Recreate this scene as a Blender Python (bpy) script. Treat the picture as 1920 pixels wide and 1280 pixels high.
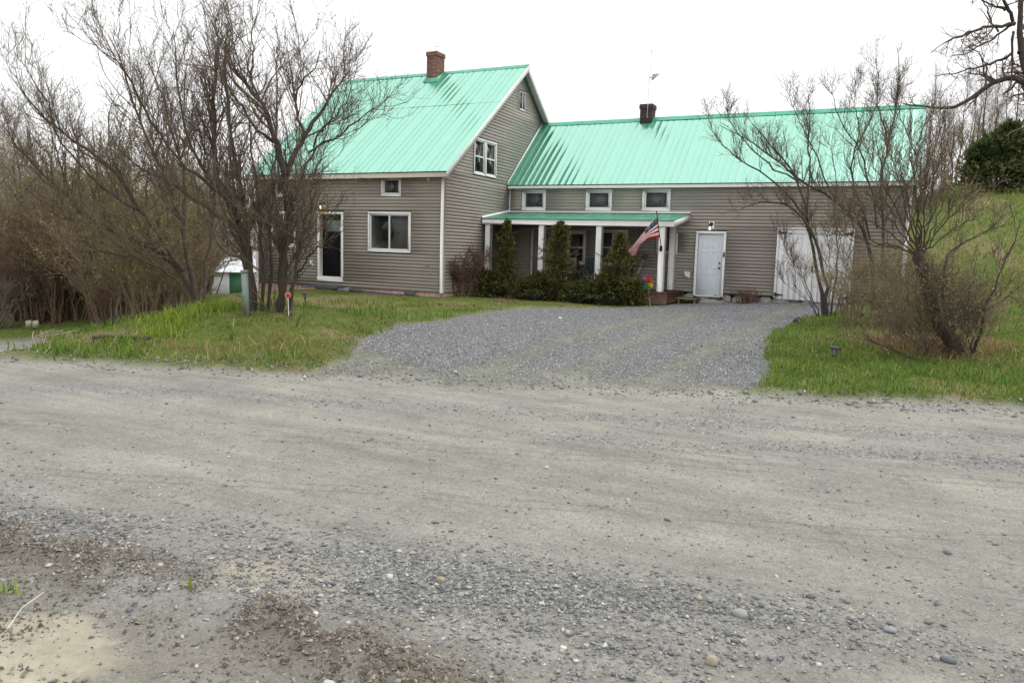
import bpy, math, random
import numpy as np
from mathutils import Vector, Matrix
random.seed(7); RNG = np.random.default_rng(11)
for o in list(bpy.data.objects): bpy.data.objects.remove(o)
SC = bpy.context.scene; COL = SC.collection
# ------------------------------------------------------------------ camera
F, PITCH, ROLL, YAW, EYE = 1426.9, .11999, .030354, .4595, 1.6
_f = np.array([-math.sin(YAW)*math.cos(PITCH), math.cos(YAW)*math.cos(PITCH), -math.sin(PITCH)])
_r = np.array([math.cos(YAW), math.sin(YAW), 0.]); _u = np.cross(_r, _f)
CA = math.cos(ROLL)*_r + math.sin(ROLL)*_u; CB = -math.sin(ROLL)*_r + math.cos(ROLL)*_u; CC = _f
cd = bpy.data.cameras.new('camera'); cam = bpy.data.objects.new('camera', cd); COL.objects.link(cam)
cd.sensor_width = 36; cd.lens = F/1920*36; cd.clip_start = .05; cd.clip_end = 2000
cam.matrix_world = Matrix(((CA[0], CB[0], -CC[0], 0), (CA[1], CB[1], -CC[1], 0), (CA[2], CB[2], -CC[2], EYE), (0, 0, 0, 1)))
SC.camera = cam
# ------------------------------------------------------------------ sky and sun (bright overcast, sun veiled behind the house to the right)
SUN_EL, SUN_AZ = math.radians(52), math.radians(62)      # azimuth measured from +Y towards +X
w = bpy.data.worlds.new('World'); SC.world = w; w.use_nodes = True
nt = w.node_tree; nt.nodes.clear()
out = nt.nodes.new('ShaderNodeOutputWorld'); mixs = nt.nodes.new('ShaderNodeMixShader')
b1 = nt.nodes.new('ShaderNodeBackground'); b2 = nt.nodes.new('ShaderNodeBackground')
sky = nt.nodes.new('ShaderNodeTexSky'); sky.sky_type = 'NISHITA'; sky.sun_disc = False
sky.sun_elevation = SUN_EL; sky.sun_rotation = SUN_AZ; sky.dust_density = 3
nt.links.new(sky.outputs[0], b1.inputs[0]); b1.inputs[1].default_value = .12
tc = nt.nodes.new('ShaderNodeTexCoord'); sx = nt.nodes.new('ShaderNodeSeparateXYZ'); nt.links.new(tc.outputs['Generated'], sx.inputs[0])
mr = nt.nodes.new('ShaderNodeMapRange'); mr.inputs[1].default_value = 0; mr.inputs[2].default_value = 1
mr.inputs[3].default_value = 1.17; mr.inputs[4].default_value = 1.85; nt.links.new(sx.outputs['Z'], mr.inputs[0])
nz = nt.nodes.new('ShaderNodeTexNoise'); nz.inputs['Scale'].default_value = 2.2; nz.inputs['Detail'].default_value = 4
nt.links.new(tc.outputs['Generated'], nz.inputs['Vector'])
mn = nt.nodes.new('ShaderNodeMapRange'); mn.inputs[1].default_value = .3; mn.inputs[2].default_value = .7; mn.inputs[3].default_value = .95; mn.inputs[4].default_value = 1.07
nt.links.new(nz.outputs[0], mn.inputs[0])
mm = nt.nodes.new('ShaderNodeMath'); mm.operation = 'MULTIPLY'; nt.links.new(mr.outputs[0], mm.inputs[0]); nt.links.new(mn.outputs[0], mm.inputs[1])
b2.inputs[0].default_value = (1, .997, 1.0, 1); nt.links.new(mm.outputs[0], b2.inputs[1])
mixs.inputs[0].default_value = .9; nt.links.new(b1.outputs[0], mixs.inputs[1]); nt.links.new(b2.outputs[0], mixs.inputs[2]); nt.links.new(mixs.outputs[0], out.inputs[0])
sd = bpy.data.lights.new('sun', 'SUN'); sd.energy = 1.3; sd.angle = math.radians(24); sd.color = (1, .96, .9)
so = bpy.data.objects.new('sun', sd); COL.objects.link(so)
sv = Vector((math.sin(SUN_AZ)*math.cos(SUN_EL), math.cos(SUN_AZ)*math.cos(SUN_EL), math.sin(SUN_EL)))
so.rotation_euler = sv.to_track_quat('Z', 'Y').to_euler(); so.location = (20, 20, 40)
SC.view_settings.view_transform = 'Standard'; SC.view_settings.look = 'None'; SC.view_settings.exposure = 0; SC.view_settings.gamma = 1
SC.render.engine = 'CYCLES'; SC.cycles.max_bounces = 6; SC.cycles.transparent_max_bounces = 12

# ------------------------------------------------------------------ pixel helpers (photo pixel -> direction; distance from what it touches)
def ray(px, py): return (px-960)/F*CA - (py-640)/F*CB + CC
O3 = np.array([0, 0, EYE])
def onY(px, py, Y): d = ray(px, py); return O3 + d*(Y/d[1])
def onX(px, py, X): d = ray(px, py); return O3 + d*(X/d[0])
def onZ(px, py, z=0.): d = ray(px, py); return O3 + d*((z-EYE)/d[2])
def at(px, py, depth): return O3 + ray(px, py)*depth
def depth_of(p): return float((np.asarray(p)-O3) @ CC)

# ------------------------------------------------------------------ mesh builder
class MB:
    def __init__(s): s.v = []; s.f = {3: [], 4: []}; s.m = {3: [], 4: []}; s.n = 0; s.poly = []; s.c = []
    def add(s, verts, faces, mi=0, col=None):
        verts = np.asarray(verts, float).reshape(-1, 3); faces = np.asarray(faces, int)
        if len(faces) == 0: return
        s.v.append(verts); k = faces.shape[1]; s.f[k].append(faces+s.n)
        s.m[k].append(np.full(len(faces), mi) if np.isscalar(mi) else np.asarray(mi)); s.n += len(verts)
        if col is None: col = np.ones((len(verts), 3))
        s.c.append(np.broadcast_to(np.asarray(col, float), (len(verts), 3)))
        return s
    def box(s, x0, x1, y0, y1, z0, z1, mi=0):
        v = [(x, y, z) for z in (z0, z1) for y in (y0, y1) for x in (x0, x1)]
        return s.add(v, [(0, 2, 3, 1), (4, 5, 7, 6), (0, 1, 5, 4), (1, 3, 7, 5), (3, 2, 6, 7), (2, 0, 4, 6)], mi)
    def obox(s, c, ax, ay, az, mi=0):     # centre + half axes
        c, ax, ay, az = map(np.asarray, (c, ax, ay, az))
        v = [c+i*ax+j*ay+k*az for k in (-1, 1) for j in (-1, 1) for i in (-1, 1)]
        return s.add(v, [(0, 2, 3, 1), (4, 5, 7, 6), (0, 1, 5, 4), (1, 3, 7, 5), (3, 2, 6, 7), (2, 0, 4, 6)], mi)
    def bbox(s, x0, x1, y0, y1, z0, z1, b=.004, mi=0):   # box with chamfered edges
        lo = np.array([x0, y0, z0]); hi = np.array([x1, y1, z1]); c = (lo+hi)/2; h = (hi-lo)/2; b = min(b, *(h*.45))
        vs = []; idx = {}
        for sx_ in (-1, 1):
            for sy_ in (-1, 1):
                for sz_ in (-1, 1):
                    for a in range(3):
                        d = h - b; d = d.copy(); d[a] = h[a]; idx[(sx_, sy_, sz_, a)] = len(vs); vs.append(c+np.array([sx_, sy_, sz_])*d)
        q = []; t = []
        for a in range(3):
            o1, o2 = [(1, 2), (2, 0), (0, 1)][a]
            for sg in (-1, 1):
                fc = []
                for (p, r) in ((-1, -1), (1, -1), (1, 1), (-1, 1)):
                    k = [0, 0, 0]; k[a] = sg; k[o1] = p; k[o2] = r; fc.append(idx[(*k, a)])
                q.append(fc if sg > 0 else fc[::-1])
            for p in (-1, 1):
                for r in (-1, 1):
                    k0 = [0, 0, 0]; k0[o1] = p; k0[o2] = r; k1 = k0.copy(); k0[a] = -1; k1[a] = 1
                    q.append([idx[(*k0, o1)], idx[(*k1, o1)], idx[(*k1, o2)], idx[(*k0, o2)]])
        for sx_ in (-1, 1):
            for sy_ in (-1, 1):
                for sz_ in (-1, 1): t.append([idx[(sx_, sy_, sz_, a)] for a in range(3)])
        s.add(vs, q, mi); base = s.n-len(vs); s.f[3].append(np.array(t)+base); s.m[3].append(np.full(8, mi)); return s
    def tube(s, pts, rad, sides=8, mi=0, cap=True):
        pts = np.asarray(pts, float); n = len(pts); rad = np.broadcast_to(np.asarray(rad, float), (n,))
        v, q = tubes(pts[None], rad[None], sides); s.add(v, q, mi)
        if cap:
            b = s.n-len(v)
            for ring in (0, n-1):
                c = len(s.v); s.add([pts[ring]], np.zeros((0, 3), int)) if False else None
                ids = b+ring*sides+np.arange(sides)
                s.f[3].append(np.array([[ids[0], ids[i], ids[i+1]] for i in range(1, sides-1)])); s.m[3].append(np.full(sides-2, mi))
        return s
    def lathe(s, c, prof, sides=16, mi=0, axis=None):
        c = np.asarray(c, float); az = np.array([0, 0, 1.]) if axis is None else np.asarray(axis, float)/np.linalg.norm(axis)
        t = np.array([1., 0, 0]) if abs(az[0]) < .9 else np.array([0, 1., 0]); e1 = np.cross(az, t); e1 /= np.linalg.norm(e1); e2 = np.cross(az, e1)
        th = np.arange(sides)*2*math.pi/sides; v = []
        for r, z in prof: v += [c+az*z+r*(math.cos(a)*e1+math.sin(a)*e2) for a in th]
        q = [[i*sides+j, i*sides+(j+1) % sides, (i+1)*sides+(j+1) % sides, (i+1)*sides+j] for i in range(len(prof)-1) for j in range(sides)]
        return s.add(v, q, mi)
    def mesh(s, name, mats, origin=None, smooth=False, color=False):
        v = np.concatenate(s.v) if s.v else np.zeros((0, 3))
        if origin is not None: v = v-np.asarray(origin)
        me = bpy.data.meshes.new(name); fs = []; ms = []; ls = []
        for k in (3, 4):
            for a, m in zip(s.f[k], s.m[k]):
                if len(a): fs.append(a.ravel()); ls.append(np.full(len(a), k)); ms.append(m)
        fi = np.concatenate(fs); lt = np.concatenate(ls); mi = np.concatenate(ms)
        me.vertices.add(len(v)); me.vertices.foreach_set('co', v.astype(np.float32).ravel())
        me.loops.add(len(fi)); me.loops.foreach_set('vertex_index', fi.astype(np.int32))
        me.polygons.add(len(lt)); me.polygons.foreach_set('loop_start', np.concatenate([[0], np.cumsum(lt)[:-1]]).astype(np.int32))
        me.polygons.foreach_set('material_index', mi.astype(np.int32))
        if smooth: me.polygons.foreach_set('use_smooth', np.ones(len(lt), bool))
        if color:
            ca = me.color_attributes.new('Col', 'FLOAT_COLOR', 'POINT'); c = np.concatenate(s.c)
            ca.data.foreach_set('color', np.hstack([c, np.ones((len(c), 1))]).astype(np.float32).ravel())
        me.update(calc_edges=True)
        for m in (mats if isinstance(mats, (list, tuple)) else [mats]): me.materials.append(m)
        return me
def tubes(P, R, sides):
    """P (B,n,3), R (B,n) -> verts, quads for B tubes"""
    B, n, _ = P.shape
    T = np.empty_like(P); T[:, 1:-1] = P[:, 2:]-P[:, :-2]; T[:, 0] = P[:, 1]-P[:, 0]; T[:, -1] = P[:, -1]-P[:, -2]
    T /= np.linalg.norm(T, axis=2, keepdims=True)+1e-9
    D = P[:, -1]-P[:, 0]; ref = np.where((abs(D[:, 2]) > .7*np.linalg.norm(D, axis=1))[:, None], [[1., .13, 0]], [[.1, 0, 1.]])
    N = np.cross(T, ref[:, None, :]); N /= np.linalg.norm(N, axis=2, keepdims=True)+1e-9; Bn = np.cross(T, N)
    a = np.arange(sides)*2*math.pi/sides
    V = P[:, :, None, :]+R[:, :, None, None]*(np.cos(a)[None, None, :, None]*N[:, :, None, :]+np.sin(a)[None, None, :, None]*Bn[:, :, None, :])
    j = np.arange(sides); i = np.arange(n-1)
    q = np.stack([i[:, None]*sides+j, i[:, None]*sides+(j+1) % sides, (i[:, None]+1)*sides+(j+1) % sides, (i[:, None]+1)*sides+j], -1).reshape(-1, 4)
    Q = (np.arange(B)[:, None, None]*n*sides+q[None]).reshape(-1, 4)
    return V.reshape(-1, 3), Q
# ------------------------------------------------------------------ objects
LOC = {}
def link(name, data, loc=(0, 0, 0)):
    o = bpy.data.objects.new(name, data); COL.objects.link(o); o.location = loc; return o
def tag(o, label, cat, group=None, kind=None):
    if label: o['label'] = label
    if cat: o['category'] = cat
    if group: o['group'] = group
    if kind: o['kind'] = kind
    return o
def thing(name, loc, label, cat, group=None):
    o = link(name, None, tuple(map(float, loc))); o.empty_display_size = .2; LOC[o.name] = np.array(loc, float); return tag(o, label, cat, group)
def part(name, mb, mats, parent, smooth=False, color=False, label=None, kind=None):
    lc = LOC[parent.name]; o = link(name, mb.mesh(name, mats, lc, smooth, color)); o.parent = parent; LOC[o.name] = lc
    if label: o['label'] = label
    if kind: o['kind'] = kind
    return o
def inst(name, mesh, parent, loc, rot=(0, 0, 0), scale=(1, 1, 1)):   # shared-mesh piece, loc in world
    o = link(name, mesh, tuple(np.asarray(loc)-LOC[parent.name])); o.rotation_euler = rot; o.scale = scale; o.parent = parent; LOC[o.name] = LOC[parent.name]; return o
def solo(name, mb, mats, loc, label, cat, group=None, kind=None, smooth=False, color=False):
    o = link(name, mb.mesh(name, mats, loc, smooth, color), tuple(map(float, loc))); LOC[o.name] = np.array(loc, float); return tag(o, label, cat, group, kind)
def struct(name, mb, mats, smooth=False, color=False):
    o = link(name, mb.mesh(name, mats, None, smooth, color)); o['kind'] = 'structure'; LOC[o.name] = np.zeros(3); return o
def copy_tree(o, loc, rz=0, sc=1, label=None, parent=None):
    c = o.copy(); COL.objects.link(c)
    if parent is None:
        c.location = tuple(map(float, loc)); c.rotation_euler = (0, 0, rz); c.scale = (sc, sc, sc)
        if label: c['label'] = label
    else: c.parent = parent
    for ch in o.children: copy_tree(ch, None, parent=c)
    return c
# ------------------------------------------------------------------ materials
def newmat(name):
    m = bpy.data.materials.new(name); m.use_nodes = True; n = m.node_tree; p = n.nodes['Principled BSDF']; return m, n, p
def mat(name, c, rough=.6, var=.12, scale=6., bump=0., bscale=80., metal=0., spec=.5, coat=0., stretch=(1, 1, 1), c2=None, bdist=.01, obj_rand=0.):
    m, n, p = newmat(name); p.inputs['Roughness'].default_value = rough; p.inputs['Metallic'].default_value = metal
    p.inputs['Specular IOR Level'].default_value = spec; p.inputs['Coat Weight'].default_value = coat
    t = n.nodes.new('ShaderNodeTexCoord'); mp = n.nodes.new('ShaderNodeMapping'); mp.inputs['Scale'].default_value = stretch
    n.links.new(t.outputs['Object'], mp.inputs[0])
    a = n.nodes.new('ShaderNodeTexNoise'); a.inputs['Scale'].default_value = scale; a.inputs['Detail'].default_value = 5; a.inputs['Roughness'].default_value = .65
    n.links.new(mp.outputs[0], a.inputs['Vector'])
    r = n.nodes.new('ShaderNodeValToRGB'); c = np.array(c); e = np.array(c2) if c2 is not None else c*(1-var)
    s = c if c2 is not None else np.minimum(c*(1+var), .95)
    r.color_ramp.elements[0].position = .32; r.color_ramp.elements[1].position = .68
    r.color_ramp.elements[0].color = (*e, 1); r.color_ramp.elements[1].color = (*s, 1)
    n.links.new(a.outputs[0], r.inputs[0]); src = r.outputs[0]
    if obj_rand:
        oi = n.nodes.new('ShaderNodeObjectInfo'); rr = n.nodes.new('ShaderNodeMapRange'); rr.inputs[3].default_value = 1-obj_rand; rr.inputs[4].default_value = 1+obj_rand
        n.links.new(oi.outputs['Random'], rr.inputs[0]); h = n.nodes.new('ShaderNodeHueSaturation'); n.links.new(rr.outputs[0], h.inputs['Value']); n.links.new(src, h.inputs['Color']); src = h.outputs[0]
    n.links.new(src, p.inputs['Base Color'])
    if bump:
        b = n.nodes.new('ShaderNodeBump'); b.inputs['Strength'].default_value = bump; b.inputs['Distance'].default_value = bdist
        k = n.nodes.new('ShaderNodeTexNoise'); k.inputs['Scale'].default_value = bscale; k.inputs['Detail'].default_value = 3; n.links.new(mp.outputs[0], k.inputs['Vector'])
        n.links.new(k.outputs[0], b.inputs['Height']); n.links.new(b.outputs[0], p.inputs['Normal'])
    return m
def colmat(name, rough=.8, tint=(1, 1, 1), trans=0., spec=.3):
    m, n, p = newmat(name); a = n.nodes.new('ShaderNodeAttribute'); a.attribute_name = 'Col'; p.inputs['Roughness'].default_value = rough
    p.inputs['Specular IOR Level'].default_value = spec
    n.links.new(a.outputs['Color'], p.inputs['Base Color'])
    if trans:
        tr = n.nodes.new('ShaderNodeBsdfTranslucent'); n.links.new(a.outputs['Color'], tr.inputs[0]); mx = n.nodes.new('ShaderNodeMixShader'); mx.inputs[0].default_value = trans
        o = n.nodes['Material Output']; n.links.new(p.outputs[0], mx.inputs[1]); n.links.new(tr.outputs[0], mx.inputs[2]); n.links.new(mx.outputs[0], o.inputs[0])
    return m
def glassmat(name, dark=.85):
    m, n, p = newmat(name); o = n.nodes['Material Output']; n.nodes.remove(p)
    t = n.nodes.new('ShaderNodeBsdfTransparent'); t.inputs[0].default_value = (dark, dark, dark*1.01, 1); g = n.nodes.new('ShaderNodeBsdfGlossy'); g.inputs['Roughness'].default_value = .03
    fr = n.nodes.new('ShaderNodeFresnel'); fr.inputs[0].default_value = 1.33; mx = n.nodes.new('ShaderNodeMixShader')
    n.links.new(fr.outputs[0], mx.inputs[0]); n.links.new(t.outputs[0], mx.inputs[1]); n.links.new(g.outputs[0], mx.inputs[2]); n.links.new(mx.outputs[0], o.inputs[0]); return m
def emit(name, c, s):
    m, n, p = newmat(name); p.inputs['Base Color'].default_value = (*c, 1); p.inputs['Emission Color'].default_value = (*c, 1); p.inputs['Emission Strength'].default_value = s; return m
M = dict(
 siding=mat('clay_vinyl_siding', (.325, .29, .256), .55, .08, 1.2, .15, 150, obj_rand=.05, stretch=(1, 1, 6), bdist=.002),
 white=mat('white_trim', (.70, .70, .68), .45, .06, 3, .1, 60, bdist=.002),
 trimbeige=mat('fascia_beige', (.50, .45, .375), .5, .06, 2, .1, 60, bdist=.002),
 soffit=mat('soffit', (.62, .62, .58), .5, .05, 3),
 roof=mat('green_metal_roof', (.05, .285, .17), .5, .10, 1.6, .05, 2.2, spec=.2, bdist=.004),
 ridge=mat('ridge_cap_green', (.06, .36, .23), .45, .12, 3, metal=.2),
 deck=mat('roof_deck', (.12, .10, .08), .9),
 brick=mat('chimney_brick', (.19, .098, .072), .9, .3, 30, .5, 120, obj_rand=.35, bdist=.004),
 mortar=mat('mortar', (.33, .28, .23), .95, .15, 40, .5, 100),
 blackbrick=mat('dark_stack', (.06, .045, .04), .9, .3, 12, .4, 40),
 found=mat('pink_foundation_board', (.42, .27, .235), .85, .25, 5, .2, 40),
 stone=mat('rough_stone', (.27, .26, .235), .95, .3, 7, .7, 30, bdist=.02),
 darkstone=mat('dark_block', (.10, .10, .095), .95, .3, 7, .6, 30, bdist=.02),
 dark=mat('dark_interior', (.012, .012, .014), .9),
 curtain=mat('grey_curtain', (.42, .44, .425), .95, .12, 1.5, stretch=(6, 6, .6)),
 gcurtain=mat('green_curtain', (.035, .075, .062), .95, .3, 3, stretch=(16, 16, 1)),
 tealcurtain=mat('teal_shade', (.07, .38, .30), .9, .2, 3),
 glass=glassmat('window_glass', .75), frost=mat('door_lite', (.12, .155, .145), .25, .4, 9, spec=.3),
 doorblack=mat('black_door_paint', (.010, .009, .010), .6, .2, 5, spec=.05),
 doorwhite=mat('white_door_paint', (.58, .62, .67), .42, .04, 3), doorgrey=mat('grey_door_paint', (.36, .35, .33), .5, .08, 3),
 garage=mat('white_barn_door', (.70, .70, .71), .5, .06, 2, .15, 40, stretch=(8, 8, .6), bdist=.002),
 blackmetal=mat('black_metal', (.015, .015, .016), .45, .2, 20, metal=.2),
 greymetal=mat('grey_metal', (.36, .37, .38), .4, .15, 15, metal=.5),
 wood=mat('deck_wood', (.15, .085, .06), .85, .3, 4, .4, 40, stretch=(1, 12, 12)),
 mosswood=mat('mossy_plank', (.17, .15, .06), .9, .35, 6, .4, 40),
 bark=mat('grey_brown_bark', (.085, .064, .048), .95, .45, 14, .9, 55, stretch=(1, 1, .35), bdist=.02, c2=(.038, .028, .021)),
 twig=mat('twig_bark', (.155, .12, .084), .9, .3, 3, c2=(.075, .055, .04)),
 redtwig=mat('red_brown_twig', (.22, .135, .088), .9, .3, 2, c2=(.11, .065, .045)),
 greytwig=mat('woodland_twig', (.28, .24, .21), .95, .3, .6, c2=(.17, .14, .12)),
 leaf=colmat('leaf_colour', .7, trans=.3), grass=colmat('grass_blades', .8, trans=.35, spec=.2), pebble=colmat('stone_chips', .85),
 green_plastic=mat('green_grey_pedestal', (.20, .25, .215), .6, .15, 9, .1, 40), red=mat('red_reflector', (.55, .03, .025), .3, .05), stake=mat('white_stake', (.55, .53, .47), .6, .1),
 blue=mat('blue_hose', (.035, .09, .23), .45, .1), solar=mat('solar_light_black', (.03, .03, .033), .5, .2, 20), lens=mat('frosted_lens', (.3, .31, .31), .3, .1),
 shedwhite=mat('shed_white_wall', (.5, .51, .55), .7, .08, 4), shedroof=mat('shed_tin_roof', (.62, .63, .66), .45, .12, 3, metal=.25), sheddoor=mat('shed_green_door', (.03, .12, .055), .6, .15),
 cushion=mat('beige_cushion', (.30, .27, .21), .9, .15, 8), chairblack=mat('dark_chair', (.018, .018, .02), .6), chairteal=mat('teal_chair', (.02, .07, .06), .6),
 signback=mat('sign_plate', (.42, .38, .27), .7, .1), steel=mat('thin_steel', (.42, .42, .43), .4, .1, metal=.4),
 fred=mat('flag_red', (.55, .02, .035), .75, .06), fwhite=mat('flag_white', (.85, .84, .83), .75, .04), fblue=mat('flag_blue', (.02, .025, .13), .75, .08),
 bulb_warm=emit('warm_bulb', (1, .62, .2), 5), bulb_cool=emit('cool_bulb', (1, .93, .8), 6),
 lampglass=glassmat('lamp_glass', .95),
)
# ------------------------------------------------------------------ noise + terrain
def hsh(i, j, s=0):
    n = (i.astype(np.int64)*374761393+j.astype(np.int64)*668265263+s*1442695041) & 0x7fffffff
    n = ((n ^ (n >> 13))*1274126177) & 0x7fffffff; return ((n ^ (n >> 16)) & 0xffff)/65535.
def vn(x, y, s=0):
    i = np.floor(x); j = np.floor(y); u = x-i; v = y-j; u = u*u*(3-2*u); v = v*v*(3-2*v)
    return (hsh(i, j, s)*(1-u)+hsh(i+1, j, s)*u)*(1-v)+(hsh(i, j+1, s)*(1-u)+hsh(i+1, j+1, s)*u)*v
def fbm(x, y, s=0, o=4):
    t = 0; a = .5
    for k in range(o): t = t+a*vn(x*2**k, y*2**k, s+k*7); a *= .5
    return t/(1-.5**o)
def sst(x, a, b): t = np.clip((x-a)/(b-a), 0, 1); return t*t*(3-2*t)
RD = np.array([.943, .332]); RN = np.array([-.332, .943])
def road_s(x, y): return (x+8.15)*RN[0]+(y-6.52)*RN[1]      # >0 beyond the far verge
def road_u(x, y): return (x+8.15)*RD[0]+(y-6.52)*RD[1]
def pxpoly(L): return np.array([onZ(*p)[:2] for p in L])
DRIVE = np.vstack([pxpoly([(560, 705), (640, 682), (700, 650), (760, 622), (850, 597), (930, 584), (1010, 578), (1120, 578), (1215, 577)]), [[-6.6, 24.0], [-6.2, 24.6], [-5.9, 26], [-.9, 26], [-.95, 24.6], [-1.2, 22.5]],
                   pxpoly([(1500, 606), (1445, 628), (1430, 650), (1442, 680), (1430, 705), (1405, 738), (1300, 800), (800, 760)])])
def sd_poly(x, y, P):
    d = np.full(x.shape, 1e9); ins = np.zeros(x.shape, bool)
    for k in range(len(P)):
        a = P[k]; b = P[(k+1) % len(P)]; e = b-a; t = np.clip(((x-a[0])*e[0]+(y-a[1])*e[1])/(e@e), 0, 1)
        d = np.minimum(d, np.hypot(x-a[0]-t*e[0], y-a[1]-t*e[1]))
        c = ((a[1] > y) != (b[1] > y)); xi = (b[0]-a[0])*(y-a[1])/(b[1]-a[1]+1e-12)+a[0]; ins ^= c & (x < xi)
    return np.where(ins, d, -d)
R2 = np.array([[-10.5, 6.3], [-12, 7.6], [-13.5, 9.1], [-14.8, 10.6], [-15.2, 12.5], [-16.6, 12.5], [-16.9, 10.8], [-17.6, 9.2], [-20, 6], [-22, 3], [-16, -6], [-10.4, 3]])
TRK = [pxpoly(L) for L in ([(900, 705), (1010, 655), (1130, 618), (1230, 592)], [(1080, 705), (1150, 655), (1230, 618), (1300, 590)], [(1230, 715), (1320, 660), (1420, 612), (1500, 580)])]
def track(x, y):
    d = np.full(x.shape, 9.)
    for P in TRK:
        for a, b in zip(P[:-1], P[1:]):
            e = b-a; t = np.clip(((x-a[0])*e[0]+(y-a[1])*e[1])/(e@e), 0, 1); d = np.minimum(d, np.hypot(x-a[0]-t*e[0], y-a[1]-t*e[1]))
    return np.exp(-(d/.3)**2)
RID = pxpoly([(-60, 985), (120, 1030), (300, 1085), (470, 1140), (620, 1190), (760, 1260), (860, 1330)])
def ridge_d(x, y):
    d = np.full(x.shape, 9.)
    for a, b in zip(RID[:-1], RID[1:]): e = b-a; t = np.clip(((x-a[0])*e[0]+(y-a[1])*e[1])/(e@e), 0, 1); d = np.minimum(d, np.hypot(x-a[0]-t*e[0], y-a[1]-t*e[1]))
    return d
def masks(x, y):
    n1 = fbm(x*1.3, y*1.3, 3)-.5; n2 = fbm(x*6, y*6, 9)-.5
    u = road_u(x, y); s = road_s(x, y); edge = .12+.25*sst(u, 5.5, 8)-.9*sst(-u, 2.2, 4.5)*0
    jit = n1*.5+n2*.22
    road = sst(edge-s+jit*.8, -.12, .12)
    road = np.maximum(road*sst(x, -40, -20), sst(sd_poly(x, y, R2)+jit*.5, -.1, .15))
    dr = sst(sd_poly(x, y, DRIVE)+jit*.7, -.1, .12)
    lap = sst(s+n1*2.4-.45, -.6, 1.3)          # drive gravel spills a little onto the road
    drive = dr*lap*(1-.62*track(x, y)*(.4+fbm(x*2, y*2, 15))); road = np.maximum(road*(1-drive), dr*(1-drive)*.999)
    return np.clip(road, 0, 1), np.clip(drive, 0, 1)
def H0(x, y):
    z = np.zeros_like(x)
    z += -.12*np.maximum(0, -x-17.5)*sst(y, 12, 20)*np.clip(1-(np.maximum(0, -x-50))/60, 0, 1)
    z += -.62*sst(-x, 10.8, 15.5)*(1-sst(y, 11, 17))-.06*np.clip(-x-16, 0, 30)*(1-sst(y, 11, 17))
    m = sst(x, -7, 4); z += m*(.235*np.clip(y-25.5, 0, 22)+.10*np.clip(y-47.5, 0, 25))+sst(x, -8, -1)*sst(y, 16, 25)*.27
    z += sst(x, -45, -70)*0
    z += .40*np.exp(-(((x+10.2)/2.6)**2+((y-10.6)/1.9)**2))+.22*np.exp(-(((x-1.0)/2.2)**2+((y-14.6)/1.6)**2))
    z += .16*np.exp(-(((x+8.6)/3)**2+((y-9.0)/.9)**2))
    return z
def H(x, y):
    x = np.asarray(x, float); y = np.asarray(y, float); z = H0(x, y); r, d = masks(x, y); g = 1-np.maximum(r, d)
    u = road_u(x, y); s = road_s(x, y)
    rut = .02*np.exp(-((s+2.1)/.35)**2)+.025*np.exp(-((s+4.6)/.4)**2)+.022*np.exp(-((s+3.3)/.3)**2)-.015*np.exp(-((s+2.75)/.25)**2)
    z = z+r*(.02*(fbm(x*.9, y*.9, 21)-.5)+.018*(fbm(x*5, y*5, 5, 5)-.5)-rut*(.7+.6*fbm(u*.5, s*2, 31)))-.04*r
    z = z+d*(.03*(fbm(x*1.1, y*1.1, 41)-.5)+.012*(fbm(x*9, y*9, 45)-.5))
    z = z+g*(.05+.10*(fbm(x*.8, y*.8, 51)-.5)+.05*(fbm(x*4, y*4, 57)-.5))*sst(np.abs(y-23)+np.abs(x+9)*.0, 0, 2)
    rough = sst(-s-5.6-.25*(u-4), 0, 1.2)*(1-sst(u, 7.5, 10))      # churned shoulder in the near left corner
    z = z+.075*np.exp(-(ridge_d(x, y)/.17)**2)*(.25+1.2*fbm(x*5, y*5, 63))
    return z+rough*(.10*(fbm(x*2.4, y*2.4, 61)-.45)+.05*(fbm(x*9, y*9, 67)-.5))
def hz(x, y): return float(H(np.array([x]), np.array([y]))[0])
def gridlines(lo, a, b, hi, fine, g=1.09):
    L = list(np.arange(a, b, fine)); st = fine; x = L[-1]
    while x < hi: st = min(st*g, 12); x += st; L.append(x)
    st = fine; x = a; pre = []
    while x > lo: st = min(st*g, 12); x -= st; pre.append(x)
    return np.array(pre[::-1]+L)
gx = gridlines(-190, -12.5, 3.2, 160, .065); gy = gridlines(-60, 1.3, 11.5, 240, .06)
GX, GY = np.meshgrid(gx, gy); Z = H(GX, GY)
mr_, md_ = masks(GX, GY); u_ = road_u(GX, GY); s_ = road_s(GX, GY)
dead = sst(fbm(GX*.55, GY*.55, 71)+.35*(fbm(GX*3, GY*3, 75)-.5), .51, .70)
sand = sst(1.0-np.hypot((GX+3.05)/.62, (GY-1.45)/.5)+(fbm(GX*3, GY*3, 81)-.5)*.7, -.05, .16)
sand = np.maximum(sand, .45*sst(.9-np.hypot((GX+2.55-.0)/.5, (GY-2.75)/.35)+(fbm(GX*3, GY*3, 83)-.5)*.9, 0, .3))
rough_ = sst(-s_-5.6-.25*(u_-4), 0, 1.2)*(1-sst(u_, 7.5, 10))
soil = rough_*sst(fbm(GX*1.8, GY*1.8, 91), .36, .56)
wind = np.maximum.reduce([np.exp(-((s_+5.6+.16*(u_-6))/.5)**2), .7*np.exp(-((s_+2.15)/.28)**2)*sst(u_, 3, 8), .55*np.exp(-((s_+1.3)/.25)**2), .8*sst(-s_-6.2, 0, .8)])
wind = wind*sst(fbm(u_*.8, s_*2.5, 95), .25, .6)
soil = np.maximum(soil*.8, np.exp(-((ridge_d(GX, GY)-.05)/.22)**2)*sst(fbm(GX*4, GY*4, 93), .3, .6)*.7)*(1-sand)
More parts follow.
